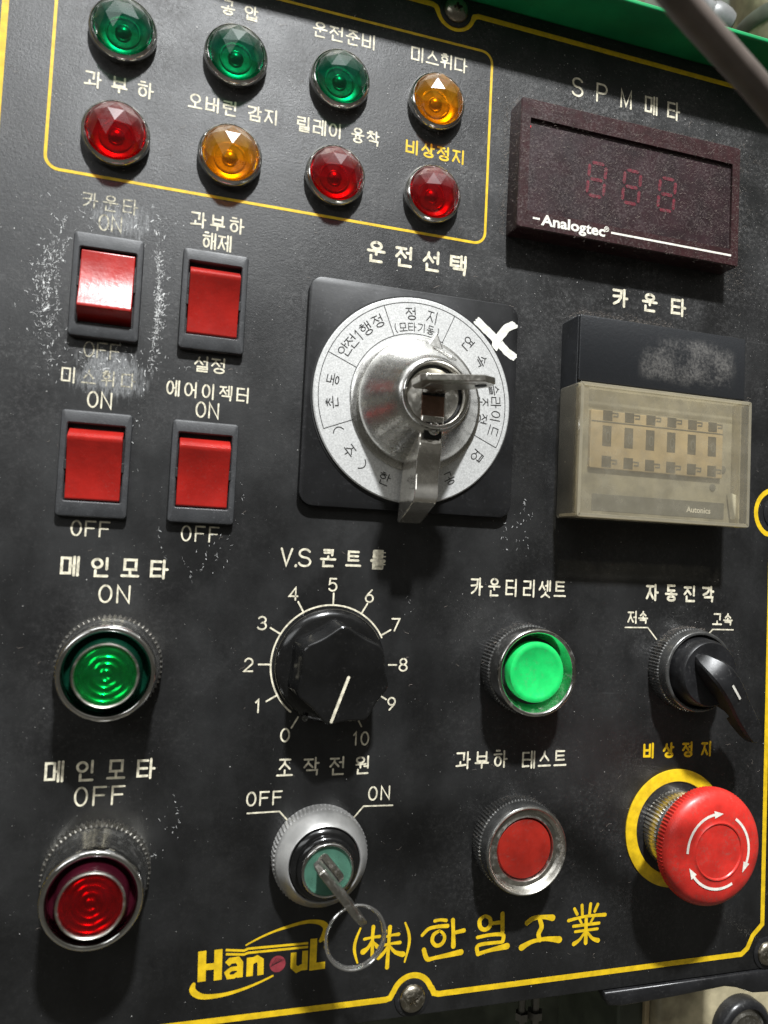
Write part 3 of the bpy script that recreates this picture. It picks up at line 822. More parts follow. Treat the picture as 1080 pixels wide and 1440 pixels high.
# (株) 한얼工業 in brushed yellow characters
CH = {
    'left bracket': [[(10.4, -143.2, .6), (8.9, -147.2, 1.0), (8.7, -150.5, 1.0), (9.9, -154.4, .6)]],
    'character 株': [[(12.0, -146.9, 1.0), (14.4, -146.6, .8), (17.2, -146.5, 1.1)], [(14.9, -143.1, 1.3), (14.8, -147, 1.1), (15.0, -152.8, 1.2)],
                  [(14.6, -147.6, .8), (13.4, -149.8, 1.2), (11.7, -151.0, 1.9)], [(15.2, -148.2, .7), (16.7, -149.9, 1.4)],
                  [(19.4, -144.9, 1.0), (18.4, -147.2, .9)], [(18.7, -146.9, 1.0), (21.4, -146.5, .8), (24.0, -146.4, 1.2)],
                  [(17.9, -149.7, 1.1), (21.0, -149.3, .8), (24.6, -149.2, 1.2)], [(20.8, -143.7, 1.4), (20.6, -149, 1.1), (20.4, -157.0, 1.4)],
                  [(20.4, -149.9, .8), (19.0, -152.0, 1.1), (17.2, -153.4, 1.6)], [(20.9, -149.9, .8), (23.0, -152.2, 1.2), (25.8, -153.2, 1.9)]],
    'right bracket': [[(26.2, -142.8, .6), (27.7, -146.6, 1.0), (27.9, -150.4, 1.0), (26.6, -155.8, .6)]],
    'character 한': [[(37.0, -143.2, 1.1), (39.0, -143.0, 1.0), (41.2, -143.4, 1.2)], [(32.6, -147.6, 1.1), (34.8, -145.7, 1.2), (38.0, -145.2, 1.2), (41.8, -145.3, 1.4)],
                  [(38.8, -146.7, 1.0), (36.8, -147.8, 1.3), (36.4, -150.0, 1.3), (38.0, -151.6, 1.3), (40.1, -151.0, 1.3), (40.9, -149.0, 1.2), (39.9, -147.3, 1.0), (38.9, -146.8, .8)],
                  [(43.7, -143.5, 1.5), (44.0, -147, 1.3), (44.3, -152.4, 1.7)], [(44.2, -147.9, 1.2), (48.0, -147.4, 1.5)],
                  [(33.4, -152.5, 1.5), (34.8, -155.7, 1.6), (38, -155.6, 1.3), (47.2, -154.7, 2.0)]],
    'character 얼': [[(55.6, -143.2, 1.1), (53.9, -144.6, 1.5), (54.3, -147.0, 1.5), (56.2, -147.9, 1.4), (58.0, -146.7, 1.5), (57.8, -144.3, 1.4), (56.1, -143.2, 1.1)],
                  [(58.4, -146.0, 1.3), (62.3, -145.9, 1.3)], [(62.6, -143.0, 1.6), (62.9, -149.2, 1.5)],
                  [(53.3, -150.3, 1.2), (58, -149.9, 1.2), (63.0, -150.3, 1.4), (63.1, -152.6, 1.4)], [(62.8, -152.8, 1.1), (53.9, -153.0, 1.3), (53.7, -156.0, 1.5)],
                  [(53.8, -156.0, 1.4), (58, -155.2, 1.3), (64.8, -154.4, 2.2)]],
    'character 工': [[(72.4, -147.1, 1.8), (75.0, -145.7, 1.7), (79, -145.6, 1.5), (82.6, -146.2, 2.3)], [(77.4, -146.0, 1.6), (78.3, -149.0, 1.7), (77.2, -151.4, 1.7), (77.8, -153.6, 1.6)],
                  [(70.6, -155.5, 2.2), (74.5, -153.9, 1.5), (80, -153.4, 1.5), (85.6, -154.2, 2.4)]],
    'character 業': [[(94.6, -142.8, 1.2), (94.9, -146.4, 1.1)], [(98.2, -142.6, 1.2), (97.8, -146.4, 1.1)], [(91.5, -143.8, 1.1), (92.7, -145.8, 1.2)], [(101.2, -143.0, 1.2), (100.0, -145.4, 1.1)],
                  [(89.2, -147.8, 1.2), (96, -146.9, 1.0), (104.4, -147.0, 1.4)], [(93.7, -147.6, .9), (94.6, -149.1, .9)], [(99.6, -147.4, .9), (98.5, -149.2, .9)],
                  [(91.3, -150.0, 1.1), (102.0, -149.8, 1.1)], [(92.1, -152.0, 1.0), (101.4, -151.8, 1.0)], [(96.5, -147.8, 1.3), (96.6, -156.4, 1.5)],
                  [(95.9, -152.8, .9), (94.0, -155.0, 1.1), (91.7, -156.3, 1.6)], [(97.3, -152.8, .9), (99.3, -155.0, 1.2), (101.7, -156.0, 1.7)]],
}
for nm, S_ in CH.items():
    b = MB()
    for i, P_ in enumerate(S_): brush(b, [(x, y, w * 1.02) for x, y, w in P_], .05 + i * .005)
    b.build('brushed_character', 'yellow', panel, smooth=0, label='gold yellow brushed %s' % nm)

# bare-metal flakes round the worn switch, dust grains over the whole plate
b = MB()
random.seed(11)
def flake(x, y, L, ang, w, z):
    P = [(x, y)]; a = ang
    for k in range(random.choice((2, 3, 4))):
        a += random.uniform(-.8, .8); P.append((P[-1][0] + math.cos(a) * L / 3, P[-1][1] + math.sin(a) * L / 3))
    b.ribbon(P, [w * random.uniform(.2, 1) for _ in P], z, cap='butt')
for k in range(1000):
    t = random.uniform(0, 2 * math.pi)
    u = random.gauss(0, 1)
    if random.random() < .72:
        s = random.choice((-1, 1))
        y = random.gauss(59, 10.5)
        bow = math.cos((y - 59) / 20 * 1.3) * 4.2
        x = -82.3 + s * (12.9 + bow * (.9 if s < 0 else .45) + abs(random.gauss(0, 1.3 if s > 0 else 2.6)))
        ang = random.choice((1.57, 1.3, 2.0, random.uniform(0, 3.14)))
    else:
        top = random.random() < .35
        x = random.gauss(-80, 10); y = random.gauss(84, 3) if top else random.gauss(38, 4)
        ang = random.uniform(1.1, 2.2)
    flake(x, y, random.uniform(.2, 1.1) * (2.2 if k % 14 == 0 else 1), ang, random.choice((.06, .08, .12, .18, .3)) * (1.6 if k % 14 == 0 else 1), .03 + k * .0001)
# the two long edges of lifted paint, drips under the knobs
for P_ in ([(-98, 66), (-97.2, 62), (-97.6, 58), (-96, 54), (-97.2, 50.5), (-98.2, 47.5)], [(-94.8, 76), (-96.2, 72), (-96.3, 68)], [(-68.8, 74), (-67.2, 69), (-67.8, 62), (-67, 57), (-66.4, 53), (-68.5, 47)],
           [(-54.9, -21.3), (-52.2, -26.4), (-51.2, -28.6)], [(-47.3, -18), (-47.6, -22), (-48.6, -26)], [(-43.4, -16.8), (-44.4, -22.5)], [(-62.5, -12), (-62, -17), (-59.6, -23)],
           [(-50.2, -104.6), (-52.4, -107.2)], [(-57.8, -114.4), (-55.2, -113.2)], [(-58.6, -115.0), (-57, -113.9)], [(65, 5), (65.3, 0), (64.6, -4)], [(57.5, 1), (58.2, -1)]):
    for (x, y), (x2, y2) in zip(arcpts(P_)[:-1], arcpts(P_)[1:]):
        for r in range(4 if P_[0][0] < -65 else 1):
            if random.random() < .35: continue
            s_ = .55 if P_[0][0] < -65 else .12
            flake(x + random.gauss(0, s_), y + random.gauss(0, .3), random.uniform(.3, 1.1), math.atan2(y2 - y, x2 - x) + random.gauss(0, .35), random.choice((.06, .1, .16, .26)), .1 + r * .004 + random.random() * .003)
for cx, cy, n, s in ((64.5, -6, 26, 5), (58, -10, 10, 3), (-52, -104, 14, 4), (-45, -20, 16, 4), (22.5, -35, 6, 3), (-71, 20, 16, 5), (-38, -3, 10, 6)):
    for k in range(n):
        flake(random.gauss(cx, s * .5), random.gauss(cy, s), random.uniform(.2, 1.0), random.uniform(.8, 2.4), random.choice((.1, .16, .3)), .12 + k * .0002)
b.build('scratch_marks', 'flake', panel, smooth=0, kind='stuff', label='pale scratches and flaked paint round the worn upper left switch')
b = MB()
random.seed(5)
n = 0
while n < 12000:
    x = random.uniform(-120, 185); y = random.uniform(-172, 185)
    d = .10 + .75 * max(0, min(1, (y + 10) / 190)) ** 1.3
    d += .8 * math.exp(-((x - 105) / 60) ** 2 - ((y - 125) / 34) ** 2)
    for cx, cy in ((135, -56), (66, -56), (66, -117), (134, -125)): d += .55 * math.exp(-((x - cx) ** 2 + (y - cy) ** 2) / 550)
    if x < -60 and y < 0: d += .12
    if random.random() > d * .7: continue
    n += 1
    r = min(.30, random.lognormvariate(-2.8 + (.25 if y > 60 else 0), .5)); a = random.uniform(0, 6.28)
    zz = .04 + random.random() * .1
    vv = [(x + r * math.cos(a + k * 2.1 + random.uniform(-.4, .4)), y + r * math.sin(a + k * 2.1), zz + random.uniform(-.02, .08)) for k in range(3)]
    b.add(vv, [(0, 1, 2)])
b.build('dust', 'speck', panel, smooth=0, kind='stuff')


def fibres(mb, n, fx, rad=.035, L=(.5, 2.0)):
    """short curled lint fibres; fx() gives the (x, y, z) a fibre lies on and its lift"""
    for k in range(n):
        x, y, z, lift = fx()
        a = random.uniform(0, 6.28); ln = random.uniform(*L) / 3; P = [(x, y, z)]
        for q in range(3):
            a += random.uniform(-1.1, 1.1)
            P.append((P[-1][0] + math.cos(a) * ln, P[-1][1] + math.sin(a) * ln, z + random.uniform(.02, lift)))
        w = rad * random.uniform(.6, 1.3); v = []; f = []
        for i, p in enumerate(P):
            v += [(p[0], p[1] + w, p[2]), (p[0] + w * .6, p[1] - w, p[2] + w * .5)]
            if i: f.append((2 * i - 2, 2 * i - 1, 2 * i + 1, 2 * i))
        mb.add(v, f)


def screw(x, y, turn, label, hr=4.6):
    t = thing('panel_screw', label, 'screw', x, y, 0, 'cross-head screws holding the panel')
    t.rotation_euler = (Matrix.Rotation(math.pi / 2, 3, 'X') @ Matrix.Rotation(turn, 3, 'Z')).to_euler()
    b = MB()
    b.lathe([(hr + 1.6, .02), (hr + 1.6, .35), (hr + .9, .6), (hr, .62)], 40, cap1=False)
    b.build('washer', 'black_plastic', t)
    # domed head whose middle is cut by a cross
    b = MB(); prof = [(hr, .3), (hr, .9), (hr * .93, 1.5), (hr * .8, 2.0), (hr * .6, 2.4), (hr * .42, 2.6)]
    b.lathe(prof, 48, cap1=False)
    cr = []
    for q in range(4):
        a = q * math.pi / 2
        for (u, v) in ((.17, .17), (.17, .5 * 0 + .40), (-.17, .40)):
            pass
    # cross outline (12 points) matched to the inner ring by nearest angle
    w, l = hr * .11, hr * .36
    cross = [(l, -w), (l, w), (w, w), (w, l), (-w, l), (-w, w), (-l, w), (-l, -w), (-w, -w), (-w, -l), (w, -l), (w, -w)]
    ring = []
    for k in range(48):
        a = 2 * math.pi * k / 48
        dx, dy = math.cos(a), math.sin(a)
        # ray-cross intersection: cross = union of two bars
        r1 = min(l / abs(dx) if abs(dx) > 1e-6 else 1e9, w / abs(dy) if abs(dy) > 1e-6 else 1e9)
        r2 = min(w / abs(dx) if abs(dx) > 1e-6 else 1e9, l / abs(dy) if abs(dy) > 1e-6 else 1e9)
        r = max(r1, r2)
        ring.append((r * dx, r * dy))
    outer = [(hr * .42 * math.cos(2 * math.pi * k / 48), hr * .42 * math.sin(2 * math.pi * k / 48), 2.6) for k in range(48)]
    b.loops([outer, [(x_, y_, 2.66) for x_, y_ in ring], [(x_ * .8, y_ * .8, 1.3) for x_, y_ in ring]], cap1=True)
    b.build('screw_head', 'screw', t, smooth=40)
    return t


screw(29.8, 181.2, .25, 'tarnished cross-head screw at the middle of the top edge, under the green guard')
screw(29.8, -167.9, .5, 'tarnished cross-head screw at the middle of the bottom edge, right of the gold logo')
screw(178.6, 6.4, .3, 'cross-head screw at the right edge, beside the clear counter cover')
screw(178.4, -168.2, .8, 'cross-head screw in the lower right corner of the panel, below the red mushroom button')

# ================================================================ PILOT LAMPS
def pilot():
    t = thing('pilot_lamp', 'x', 'lamp', 0, 0, 0, 'jewel pilot lamps in the framed field')
    b = MB(); b.lathe([(10.35, 0), (10.45, 1.6), (10.3, 2.8), (9.8, 3.6), (9.3, 3.9), (8.95, 3.7), (8.8, 3.0), (8.8, 1.0)], 72, cap1=False)
    b.build('bezel', 'chrome', t, smooth=60)
    b = MB(); b.lathe([(8.8, 2.8), (8.3, 1.6), (7.0, .7), (5.4, .5), (5.2, .9), (4.8, .9), (4.6, .4), (2.6, .3), (2.4, .9), (1.6, 1.5), (.3, 1.8)], 48)
    b.build('reflector', 'lamp_silver', t, smooth=60)
    # faceted dome
    R0 = [(8.85, 2.6, 24, 0), (8.75, 4.0, 24, 0)]
    v = []; f = []
    def ring(r, z, n, off): return [(r * math.cos(off + 2 * math.pi * k / n), r * math.sin(off + 2 * math.pi * k / n), z) for k in range(n)]
    A = ring(8.8, 2.5, 12, 0); B = ring(8.75, 4.1, 12, 0); Cc = ring(7.3, 6.9, 6, math.pi / 6 + math.pi / 6); D = ring(4.9, 8.9, 6, math.pi / 3); 
    Cc = ring(7.5, 6.7, 6, math.pi / 6)
    v = A + B + Cc + D + [(0, 0, 10.1)]
    for k in range(12): f.append((k, (k + 1) % 12, 12 + (k + 1) % 12, 12 + k))
    for k in range(6):
        # outer ring vertices 12+2k.. ; C at 30+60k deg is outer index 1+2k ; D at 60k+60 deg is outer index 2+2k
        c0 = 24 + k; c1 = 24 + (k + 1) % 6; d = 30 + k; dp = 30 + (k - 1) % 6
        o = lambda j: 12 + j % 12
        f.append((o(1 + 2 * k), o(2 + 2 * k), c0)); f.append((o(2 + 2 * k), o(3 + 2 * k), c1)); f.append((o(2 + 2 * k), c1, d)); f.append((o(2 + 2 * k), d, c0))
        f.append((c0, d, dp)); f.append((dp, d, 36))
    b = MB(); b.add(v, f)
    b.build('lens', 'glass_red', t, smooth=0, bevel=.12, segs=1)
    return t


X = [-82.96 + 35.485 * k for k in range(4)]
proto = pilot()
proto.location = (X[0] / 1000, 0, .11065)
proto['label'] = 'red faceted pilot lamp directly above the scratched rocker switch, leftmost of the lower lamp row'
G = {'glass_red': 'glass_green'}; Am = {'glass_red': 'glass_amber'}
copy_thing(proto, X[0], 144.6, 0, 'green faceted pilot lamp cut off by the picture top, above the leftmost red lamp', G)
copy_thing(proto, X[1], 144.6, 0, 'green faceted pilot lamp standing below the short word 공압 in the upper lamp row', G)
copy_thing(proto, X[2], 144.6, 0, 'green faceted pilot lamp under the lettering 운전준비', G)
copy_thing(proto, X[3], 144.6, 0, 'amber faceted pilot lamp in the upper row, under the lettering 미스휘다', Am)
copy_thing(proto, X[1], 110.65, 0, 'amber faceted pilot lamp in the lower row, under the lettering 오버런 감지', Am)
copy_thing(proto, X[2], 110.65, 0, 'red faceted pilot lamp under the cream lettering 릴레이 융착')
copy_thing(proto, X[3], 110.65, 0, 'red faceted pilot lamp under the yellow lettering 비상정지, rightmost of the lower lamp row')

# ================================================================ ROCKER SWITCHES
def rocker():
    t = thing('rocker_switch', 'x', 'rocker switch', 0, 0, 0, 'red rocker switches in black frames')
    w, h = 10.4, 16.35; ix, it, ib = 8.35, 12.3, -11.6
    out = rrect(-w, w, -h, h, 1.2, 5); inn = rrect(-ix, ix, ib, it, .5, 5)
    sh = lambda P, z: [(x, y, z) for x, y in P]
    b = MB()
    b.loops([sh(out, 0), sh(out, 1.9), sh(inset(out, .25), 2.4), sh(inset(out, .8), 2.6), sh(inset(inn, -.35), 2.6), sh(inn, 2.3), sh(inn, -2.0)])
    b.build('frame', 'switch_frame', t, smooth=30)
    b = MB(); b.box(-ix, ix, ib, it, -2.2, -2.0); b.build('well', 'hole', t, smooth=0)
    # rocker: raised corner towards +y
    prof = [(-11.2, -1.8), (-11.2, 1.6), (-10.8, 2.0)] + [(y, 2.05 + .0130 * (y + 10.8) ** 2) for y in (-8.5, -6, -3.5, -1, 1.5, 3.5, 5.2, 6.6)] + [(7.3, 6.25), (7.8, 6.2), (8.3, 5.7), (9.6, 3.6), (10.8, 1.0), (11.5, -1.8)]
    b = MB(); L = [[(x_, y_, z_) for y_, z_ in prof] for x_ in (-7.95, 7.95)]
    b.loops(L, True, True, True)
    b.build('rocker', 'red_rocker', t, smooth=30, bevel=.3, segs=3)
    b = MB()
    for s in (-1, 1): b.box(min(s * 7.9, s * 8.75), max(s * 7.9, s * 8.75), -2.1, .9, 1.6, 2.75)
    b.build('pivot_notch', 'hole', t, smooth=0, bevel=.15)
    return t


r0 = rocker()
r0.location = (-.0499, 0, .0614)
r0['label'] = 'red rocker switch between the words 과부하 해제 and 설정, pressed at its lower half'
copy_thing(r0, -82.7, 5.7, 0, 'red rocker switch at lower left with the worn word 미스휘다 above it')
copy_thing(r0, -49.9, 5.7, 0, 'red rocker switch below the lettering 에어이젝터 ON')
copy_thing(r0, -82.7, 61.3, 0, 'glaring red rocker switch with its lower half raised, ringed by pale scratches', turn=math.pi)

# ================================================================ SPM METER
mt = thing('panel_meter', 'dusty dark maroon rectangular panel meter under the lettering SPM 메타', 'panel meter', 101.35, 125.4, 0)
out = rrect(-48, 48, -24, 24, 1.0, 3); win = rrect(-44.2, 44.2, -17.4, 16.9, .3, 3)
b = MB(); b.loops([sh for sh in [[(x, y, z) for x, y in P] for P, z in ((out, 0), (out, 8.6), (inset(out, .4), 9.0), (win, 9.0), (win, 7.9))]])
b.build('housing', 'maroon', mt, smooth=25)
b = MB(); b.box(-44.3, 44.3, -17.5, 17, 6.6, 7.9); b.build('window', 'maroon_dark', mt, smooth=0)


def seven(mb, cx, cy, w, h, t, z, slant=.08):
    q = lambda x, y: (cx + x + (y) * slant, cy + y)
    hw, hh = w / 2, h / 2; g = t * .62
    segs = [((-hw + g, hh), (hw - g, hh)), ((-hw + g, 0), (hw - g, 0)), ((-hw + g, -hh), (hw - g, -hh)),
            ((-hw, g), (-hw, hh - g)), ((hw, g), (hw, hh - g)), ((-hw, -hh + g), (-hw, -g)), ((hw, -hh + g), (hw, -g))]
    for k, (a, c) in enumerate(segs):
        a = Vector(q(*a)); c = Vector(q(*c)); d = (c - a).normalized(); n = Vector((-d.y, d.x)) * t / 2; e_ = d * t / 2
        P = [a - e_ * .2, a + e_ * .8 + n, c - e_ * .8 + n, c + e_ * .2, c - e_ * .8 - n, a + e_ * .8 - n]
        mb.add([(p.x, p.y, z) for p in P], [(5, 4, 3, 2, 1, 0)])


for cx in (-15.8, -.7, 14.9):
    b = MB(); seven(b, cx, -.4, 6.9, 12.6, 1.3, 7.99); b.build('digit', 'segment', mt, smooth=0)
b = MB(); b.lathe([(.5, 7.9), (.5, 8.2), (.3, 8.4)], 12, -44.0, 14.0); b.build('indicator_led', 'led', mt)
b = MB(); b.ribbon([(-41.9, -19.9), (-39.1, -19.9)], .75, 9.06, cap='butt'); b.build('print_line', 'white_print', mt, smooth=0)
b = MB(); b.ribbon([(-9.6, -19.9), (44.4, -19.9)], .75, 9.06, cap='butt')
b.build('print_line', 'white_print', mt, smooth=0)


def textmesh(name, s, size, x, y, z, parent, m, bold=0.0, xscale=1.0, label=None):
    cu = bpy.data.curves.new(name, 'FONT'); cu.body = s; cu.size = size / 1000; cu.offset = bold / 1000
    cu.align_x = 'LEFT'; cu.resolution_u = 3
    o = bpy.data.objects.new(name, cu); col.objects.link(o)
    dg = bpy.context.evaluated_depsgraph_get(); dg.update()
    me = bpy.data.meshes.new_from_object(o.evaluated_get(dg))
    bpy.data.objects.remove(o)
    for v in me.vertices: v.co.x = v.co.x * xscale + x / 1000; v.co.y += y / 1000; v.co.z = z / 1000
    me.materials.clear(); me.materials.append(M[m])
    n = bpy.data.objects.new(name, me); col.objects.link(n); n.parent = parent
    if label: n['label'] = label
    return n


textmesh('brand_lettering', 'Analogtec', 5.4, -38.3, -21.8, 9.08, mt, 'white_print', bold=.17, xscale=1.2, label='bold white lettering Analogtec')
textmesh('trademark_sign', '®', 2.8, -12.6, -19.9, 9.08, mt, 'white_print', bold=.03)
b = MB(); random.seed(21)
def on_meter():
    x = random.uniform(-48, 48); y = random.uniform(-24, 24)
    inw = abs(x) < 44 and -17 < y < 16.9
    if y < -17.5 and random.random() < .45: y = random.uniform(-17, 24)
    return x, y, (7.95 if inw else 9.02), .35
fibres(b, 4200, on_meter, .022, (.3, 1.3))
def on_edge():
    s = random.random()
    if s < .6: return random.uniform(-49, 49), 24 + abs(random.gauss(0, .5)), random.uniform(0, 8.6), .6
    if s < .85: return -48 - abs(random.gauss(0, .25)), random.uniform(-24, 24), random.uniform(0, 8.5), .5
    return random.uniform(-48, 48), -24 - abs(random.gauss(0, .4)), random.uniform(1, 8.5), .8
fibres(b, 1500, on_edge, .024, (.3, 1.2))
b.build('lint', 'fuzz', mt, smooth=0, kind='stuff', label='grey lint covering the meter')
b = MB(); random.seed(31)
def round_meter():
    a = random.random()
    x = random.gauss(0, 32); y = 24 + abs(random.gauss(0, 3.2))
    if a < .35: x = 48 + abs(random.gauss(0, 7)); y = random.uniform(-30, 26)
    if a > .85: x = -49 - abs(random.gauss(0, 1.2)); y = random.uniform(-24, 24)
    return 101.35 + x, 125.4 + y, .05, .5
fibres(b, 2600, round_meter, .022, (.3, 1.2))
def anywhere():
    while True:
        x = random.uniform(-115, 180); y = random.uniform(-168, 180)
        if random.random() < .12 + max(0, y) / 260 + (.35 if x > 60 and y < -80 else 0): return x, y, .05, .3
fibres(b, 420, anywhere, .03, (.6, 2.6))
def at_top_of_counter(): return random.uniform(78, 118) , 72.8 + abs(random.gauss(0, .9)), random.uniform(3, 12), 1.2
fibres(b, 500, at_top_of_counter, .028, (.5, 1.8))
b.build('lint', 'fuzz', panel, smooth=0, kind='stuff', label='grey lint lying on the panel')

# ================================================================ COUNTER
ct = thing('preset_counter', 'square black counter with a yellowed clear cover over its cream thumbwheels', 'counter', 114.5, 36.0, 0)
b = MB(); b.prism(rrect(-36.5, 36.5, -36.3, 36.2, .8, 3), 0, 11.2, .4)
# (front is dressed by the parts below)
b.build('housing', 'counter_body', ct, smooth=30)
b = MB(); b.prism(rrect(-36.2, 36.2, 12.0, 36.0, .6, 3), 11.2, 12.4, .25); b.build('upper_face', 'counter_top', ct, smooth=30)
b = MB(); b.prism(rrect(-35.6, 35.6, -35.8, 11.4, .6, 3), 11.2, 11.6, .1); b.build('lower_face', 'counter_face', ct, smooth=30)
b = MB(); b.prism(rrect(-31, 26.2, -19.2, 1.8, .5, 3), 11.6, 13.0, .3); b.build('thumbwheel_block', 'thumb', ct, smooth=30)
for k in range(6):
    x = -24.2 + k * 9.1
    b = MB(); b.box(x - 1.9, x + 1.9, -1.6, 1.9, 13.0, 13.15); b.build('upper_button', 'pit', ct, smooth=0)
    b = MB(); b.box(x - 1.9, x + 1.7, -11.0, -3.6, 13.0, 13.1); b.build('wheel_window', 'pit', ct, smooth=0)
    b = MB(); b.ribbon(ell(x + .3, -7.6, .8, 1.7)[:-1], .45, 13.16, closed=True); b.build('wheel_digit', 'label_grey', ct, smooth=0)
    b = MB(); b.box(x - 1.9, x + 1.9, -18.6, -14.6, 13.0, 13.15); b.build('lower_button', 'pit', ct, smooth=0)
    for yy in (.6, -16.6):
        b = MB(); b.ribbon([(x + 1.9, yy + .7), (x + 4.2, yy + .7), (x + 4.2, yy - .5), (x + 2.3, yy - .5)], .35, 13.2, cap='butt'); b.build('arrow_print', 'label_grey', ct, smooth=0)
b = MB(); b.ribbon([(-30.8, -2.2), (26, -2.2)], .3, 13.17, cap='butt'); b.build('joint_line', 'label_grey', ct, smooth=0)
b = MB(); b.prism(rrect(-28.8, 28.4, -34.4, -28.3, .3, 2), 11.6, 11.75, .05); b.build('brand_strip', 'label_grey', ct, smooth=0)
textmesh('brand_lettering', 'Autonics', 3.0, 11.5, -32.6, 11.85, ct, 'white_print', bold=.05, label='small pale lettering Autonics')
for x_, y_, r_ in ((27.4, -15.4, 1.5), (23.0, -22.6, 1.4)):
    b = MB(); b.lathe([(r_, 11.6), (r_ * .9, 12.0), (.2, 12.1)], 16, x_, y_); b.build('small_button', 'label_grey', ct)
b = MB(); b.prism([(29.5, -24.5), (31.6, -25.0), (33.2, -29.0), (33.4, -34.0), (31.4, -34.6), (30.6, -31), (29.9, -27.5)][::-1], 12.0, 14.6, .4)
b.build('white_piece', 'white_plastic', ct, smooth=40)  # small off-white piece inside the cover, at the lower right
# cover: a thin-walled box open at the back
co = rrect(-37.6, 36.4, -37.4, 10.8, 1.0, 3); ci = inset(co, 1.4)
b = MB(); b.loops([[(x, y, z) for x, y in P] for P, z in ((co, 2.4), (co, 15.6), (inset(co, .3), 16.1))] , True, False, True)
b.build('clear_cover', 'smoke', ct, smooth=30)
b = MB(); b.loops([[(x, y, z) for x, y in P] for P, z in ((ci, 3.0), (ci, 14.6))], True, False, False)
b.build('cover_inner_wall', 'smoke', ct, smooth=30)
b = MB(); b.tube([(-36.9, -36.4, 4), (-36.9, -36.4, 15.4)], .5, 8); b.tube([(35.6, -36.4, 4), (35.6, -36.4, 15.4)], .5, 8); b.tube([(-36.0, -36.9, 15.4), (35, -36.9, 15.4)], .4, 8)
b.build('cover_rib', 'smoke_edge', ct)
b = MB(); b.loops([[(x, y, z) for x, y in P] for P, z in ((inset(co, .25), 16.12), (inset(co, .25), 16.3), (inset(co, 1.5), 16.3), (inset(co, 1.5), 16.12))])
b.build('cover_edge', 'smoke_edge', ct, smooth=30)
b = MB(); b.box(31.3, 31.9, -36, 9.6, 12, 15.9); b.build('cover_partition', 'smoke_edge', ct, smooth=0)
b = MB(); b.box(-36.4, -33.9, -2, 9.4, 11.6, 15.8); b.build('cover_hinge', 'smoke_edge', ct, smooth=0)

# ================================================================ ROTARY SELECTOR
rs = thing('rotary_selector', 'large key-locked rotary selector with silver dial on a square black plate', 'rotary switch', 19.66, 35.9, 0)
b = MB(); b.prism(rrect(-38.6, 38.6, -38.6, 38.9, 5, 8), 0, 3.0, .3); b.build('base_plate', 'plate_black', rs, smooth=30)
b = MB(); b.lathe([(35.9, 3.0), (35.9, 3.9), (35.5, 4.2)], 144); b.build('dial', 'dial', rs, smooth=30)
b = MB(); b.lathe([(36.6, 3.03), (36.6, 3.3), (35.9, 3.3)], 144, cap1=False); b.build('dial_gap', 'hole', rs, smooth=30)
Z = 4.26
b = MB()
b.ribbon(arc(0, 0, 34.1, -24, 202, 100), .24, Z, cap='butt')
b.ribbon(arc(0, 0, 23.2, 112, 202, 50), .24, Z, cap='butt'); b.ribbon(arc(0, 0, 23.2, 66, 112, 24), .24, Z, cap='butt')
for a_ in (202, 157, 112, 67, -24):
    a = math.radians(a_); b.ribbon([(r * math.cos(a), r * math.sin(a)) for r in (23.2, 34.1)], .24, Z + .01, cap='butt')
b.build('dial_line', 'ink', rs, smooth=0)
DG = [('정', 95.5, 30.3, 4.2, 3.7), ('지', 80.5, 30.3, 4.2, 3.7), ('연', 50, 29.2, 4.3, 3.8), ('속', 34.5, 29.4, 4.3, 3.8),
      ('슬', 13, 30.4, 3.8, 3.6), ('라', 4.5, 30.5, 3.8, 3.6), ('이', -5, 30.6, 3.8, 3.6), ('드', -15, 30.8, 3.8, 3.6), ('조', 4.5, 25.8, 3.6, 3.4), ('정', -9, 25.8, 3.6, 3.4),
      ('안', 150.5, 29.7, 4.2, 3.8), ('전', 143, 29.5, 4.2, 3.8), ('1', 136.3, 29.3, 4.0, 1.5), ('행', 129.5, 29.4, 4.2, 3.8), ('정', 119.5, 29.8, 4.2, 3.8),
      ('동', 172, 29.6, 4.0, 3.8), ('촌', 187, 29.4, 4.0, 3.8)]
for c_, a_, r_, h_, w_ in DG:
    b = MB(); polar_glyph(b, c_, 0, 0, r_, a_, h_, w_, .34, Z); b.build('dial_glyph', 'ink', rs, smooth=0, label='dial character %s' % c_)
for i, c_ in enumerate('(모타기동)'):
    b = MB(); a_ = 110.2 - i * 7.6 if c_ not in '()' else (108.2 if c_ == '(' else 74.0)
    polar_glyph(b, c_, 0, 0, 25.6, a_, 2.9 if c_ not in '()' else 3.2, 1.2 if c_ in '()' else 2.7, .27, Z); b.build('dial_glyph', 'ink', rs, smooth=0)
for c_, a_ in (('(', 206), ('주', 221), (')', 233), ('한', 251), ('얼', 274), ('공', 298), ('업', 324)):
    b = MB(); polar_glyph(b, c_, 0, 0, 29.6, a_, 4.0, 3.8, .34, Z, inward=True); b.build('dial_glyph', 'ink', rs, smooth=0, label='dial character %s' % c_)
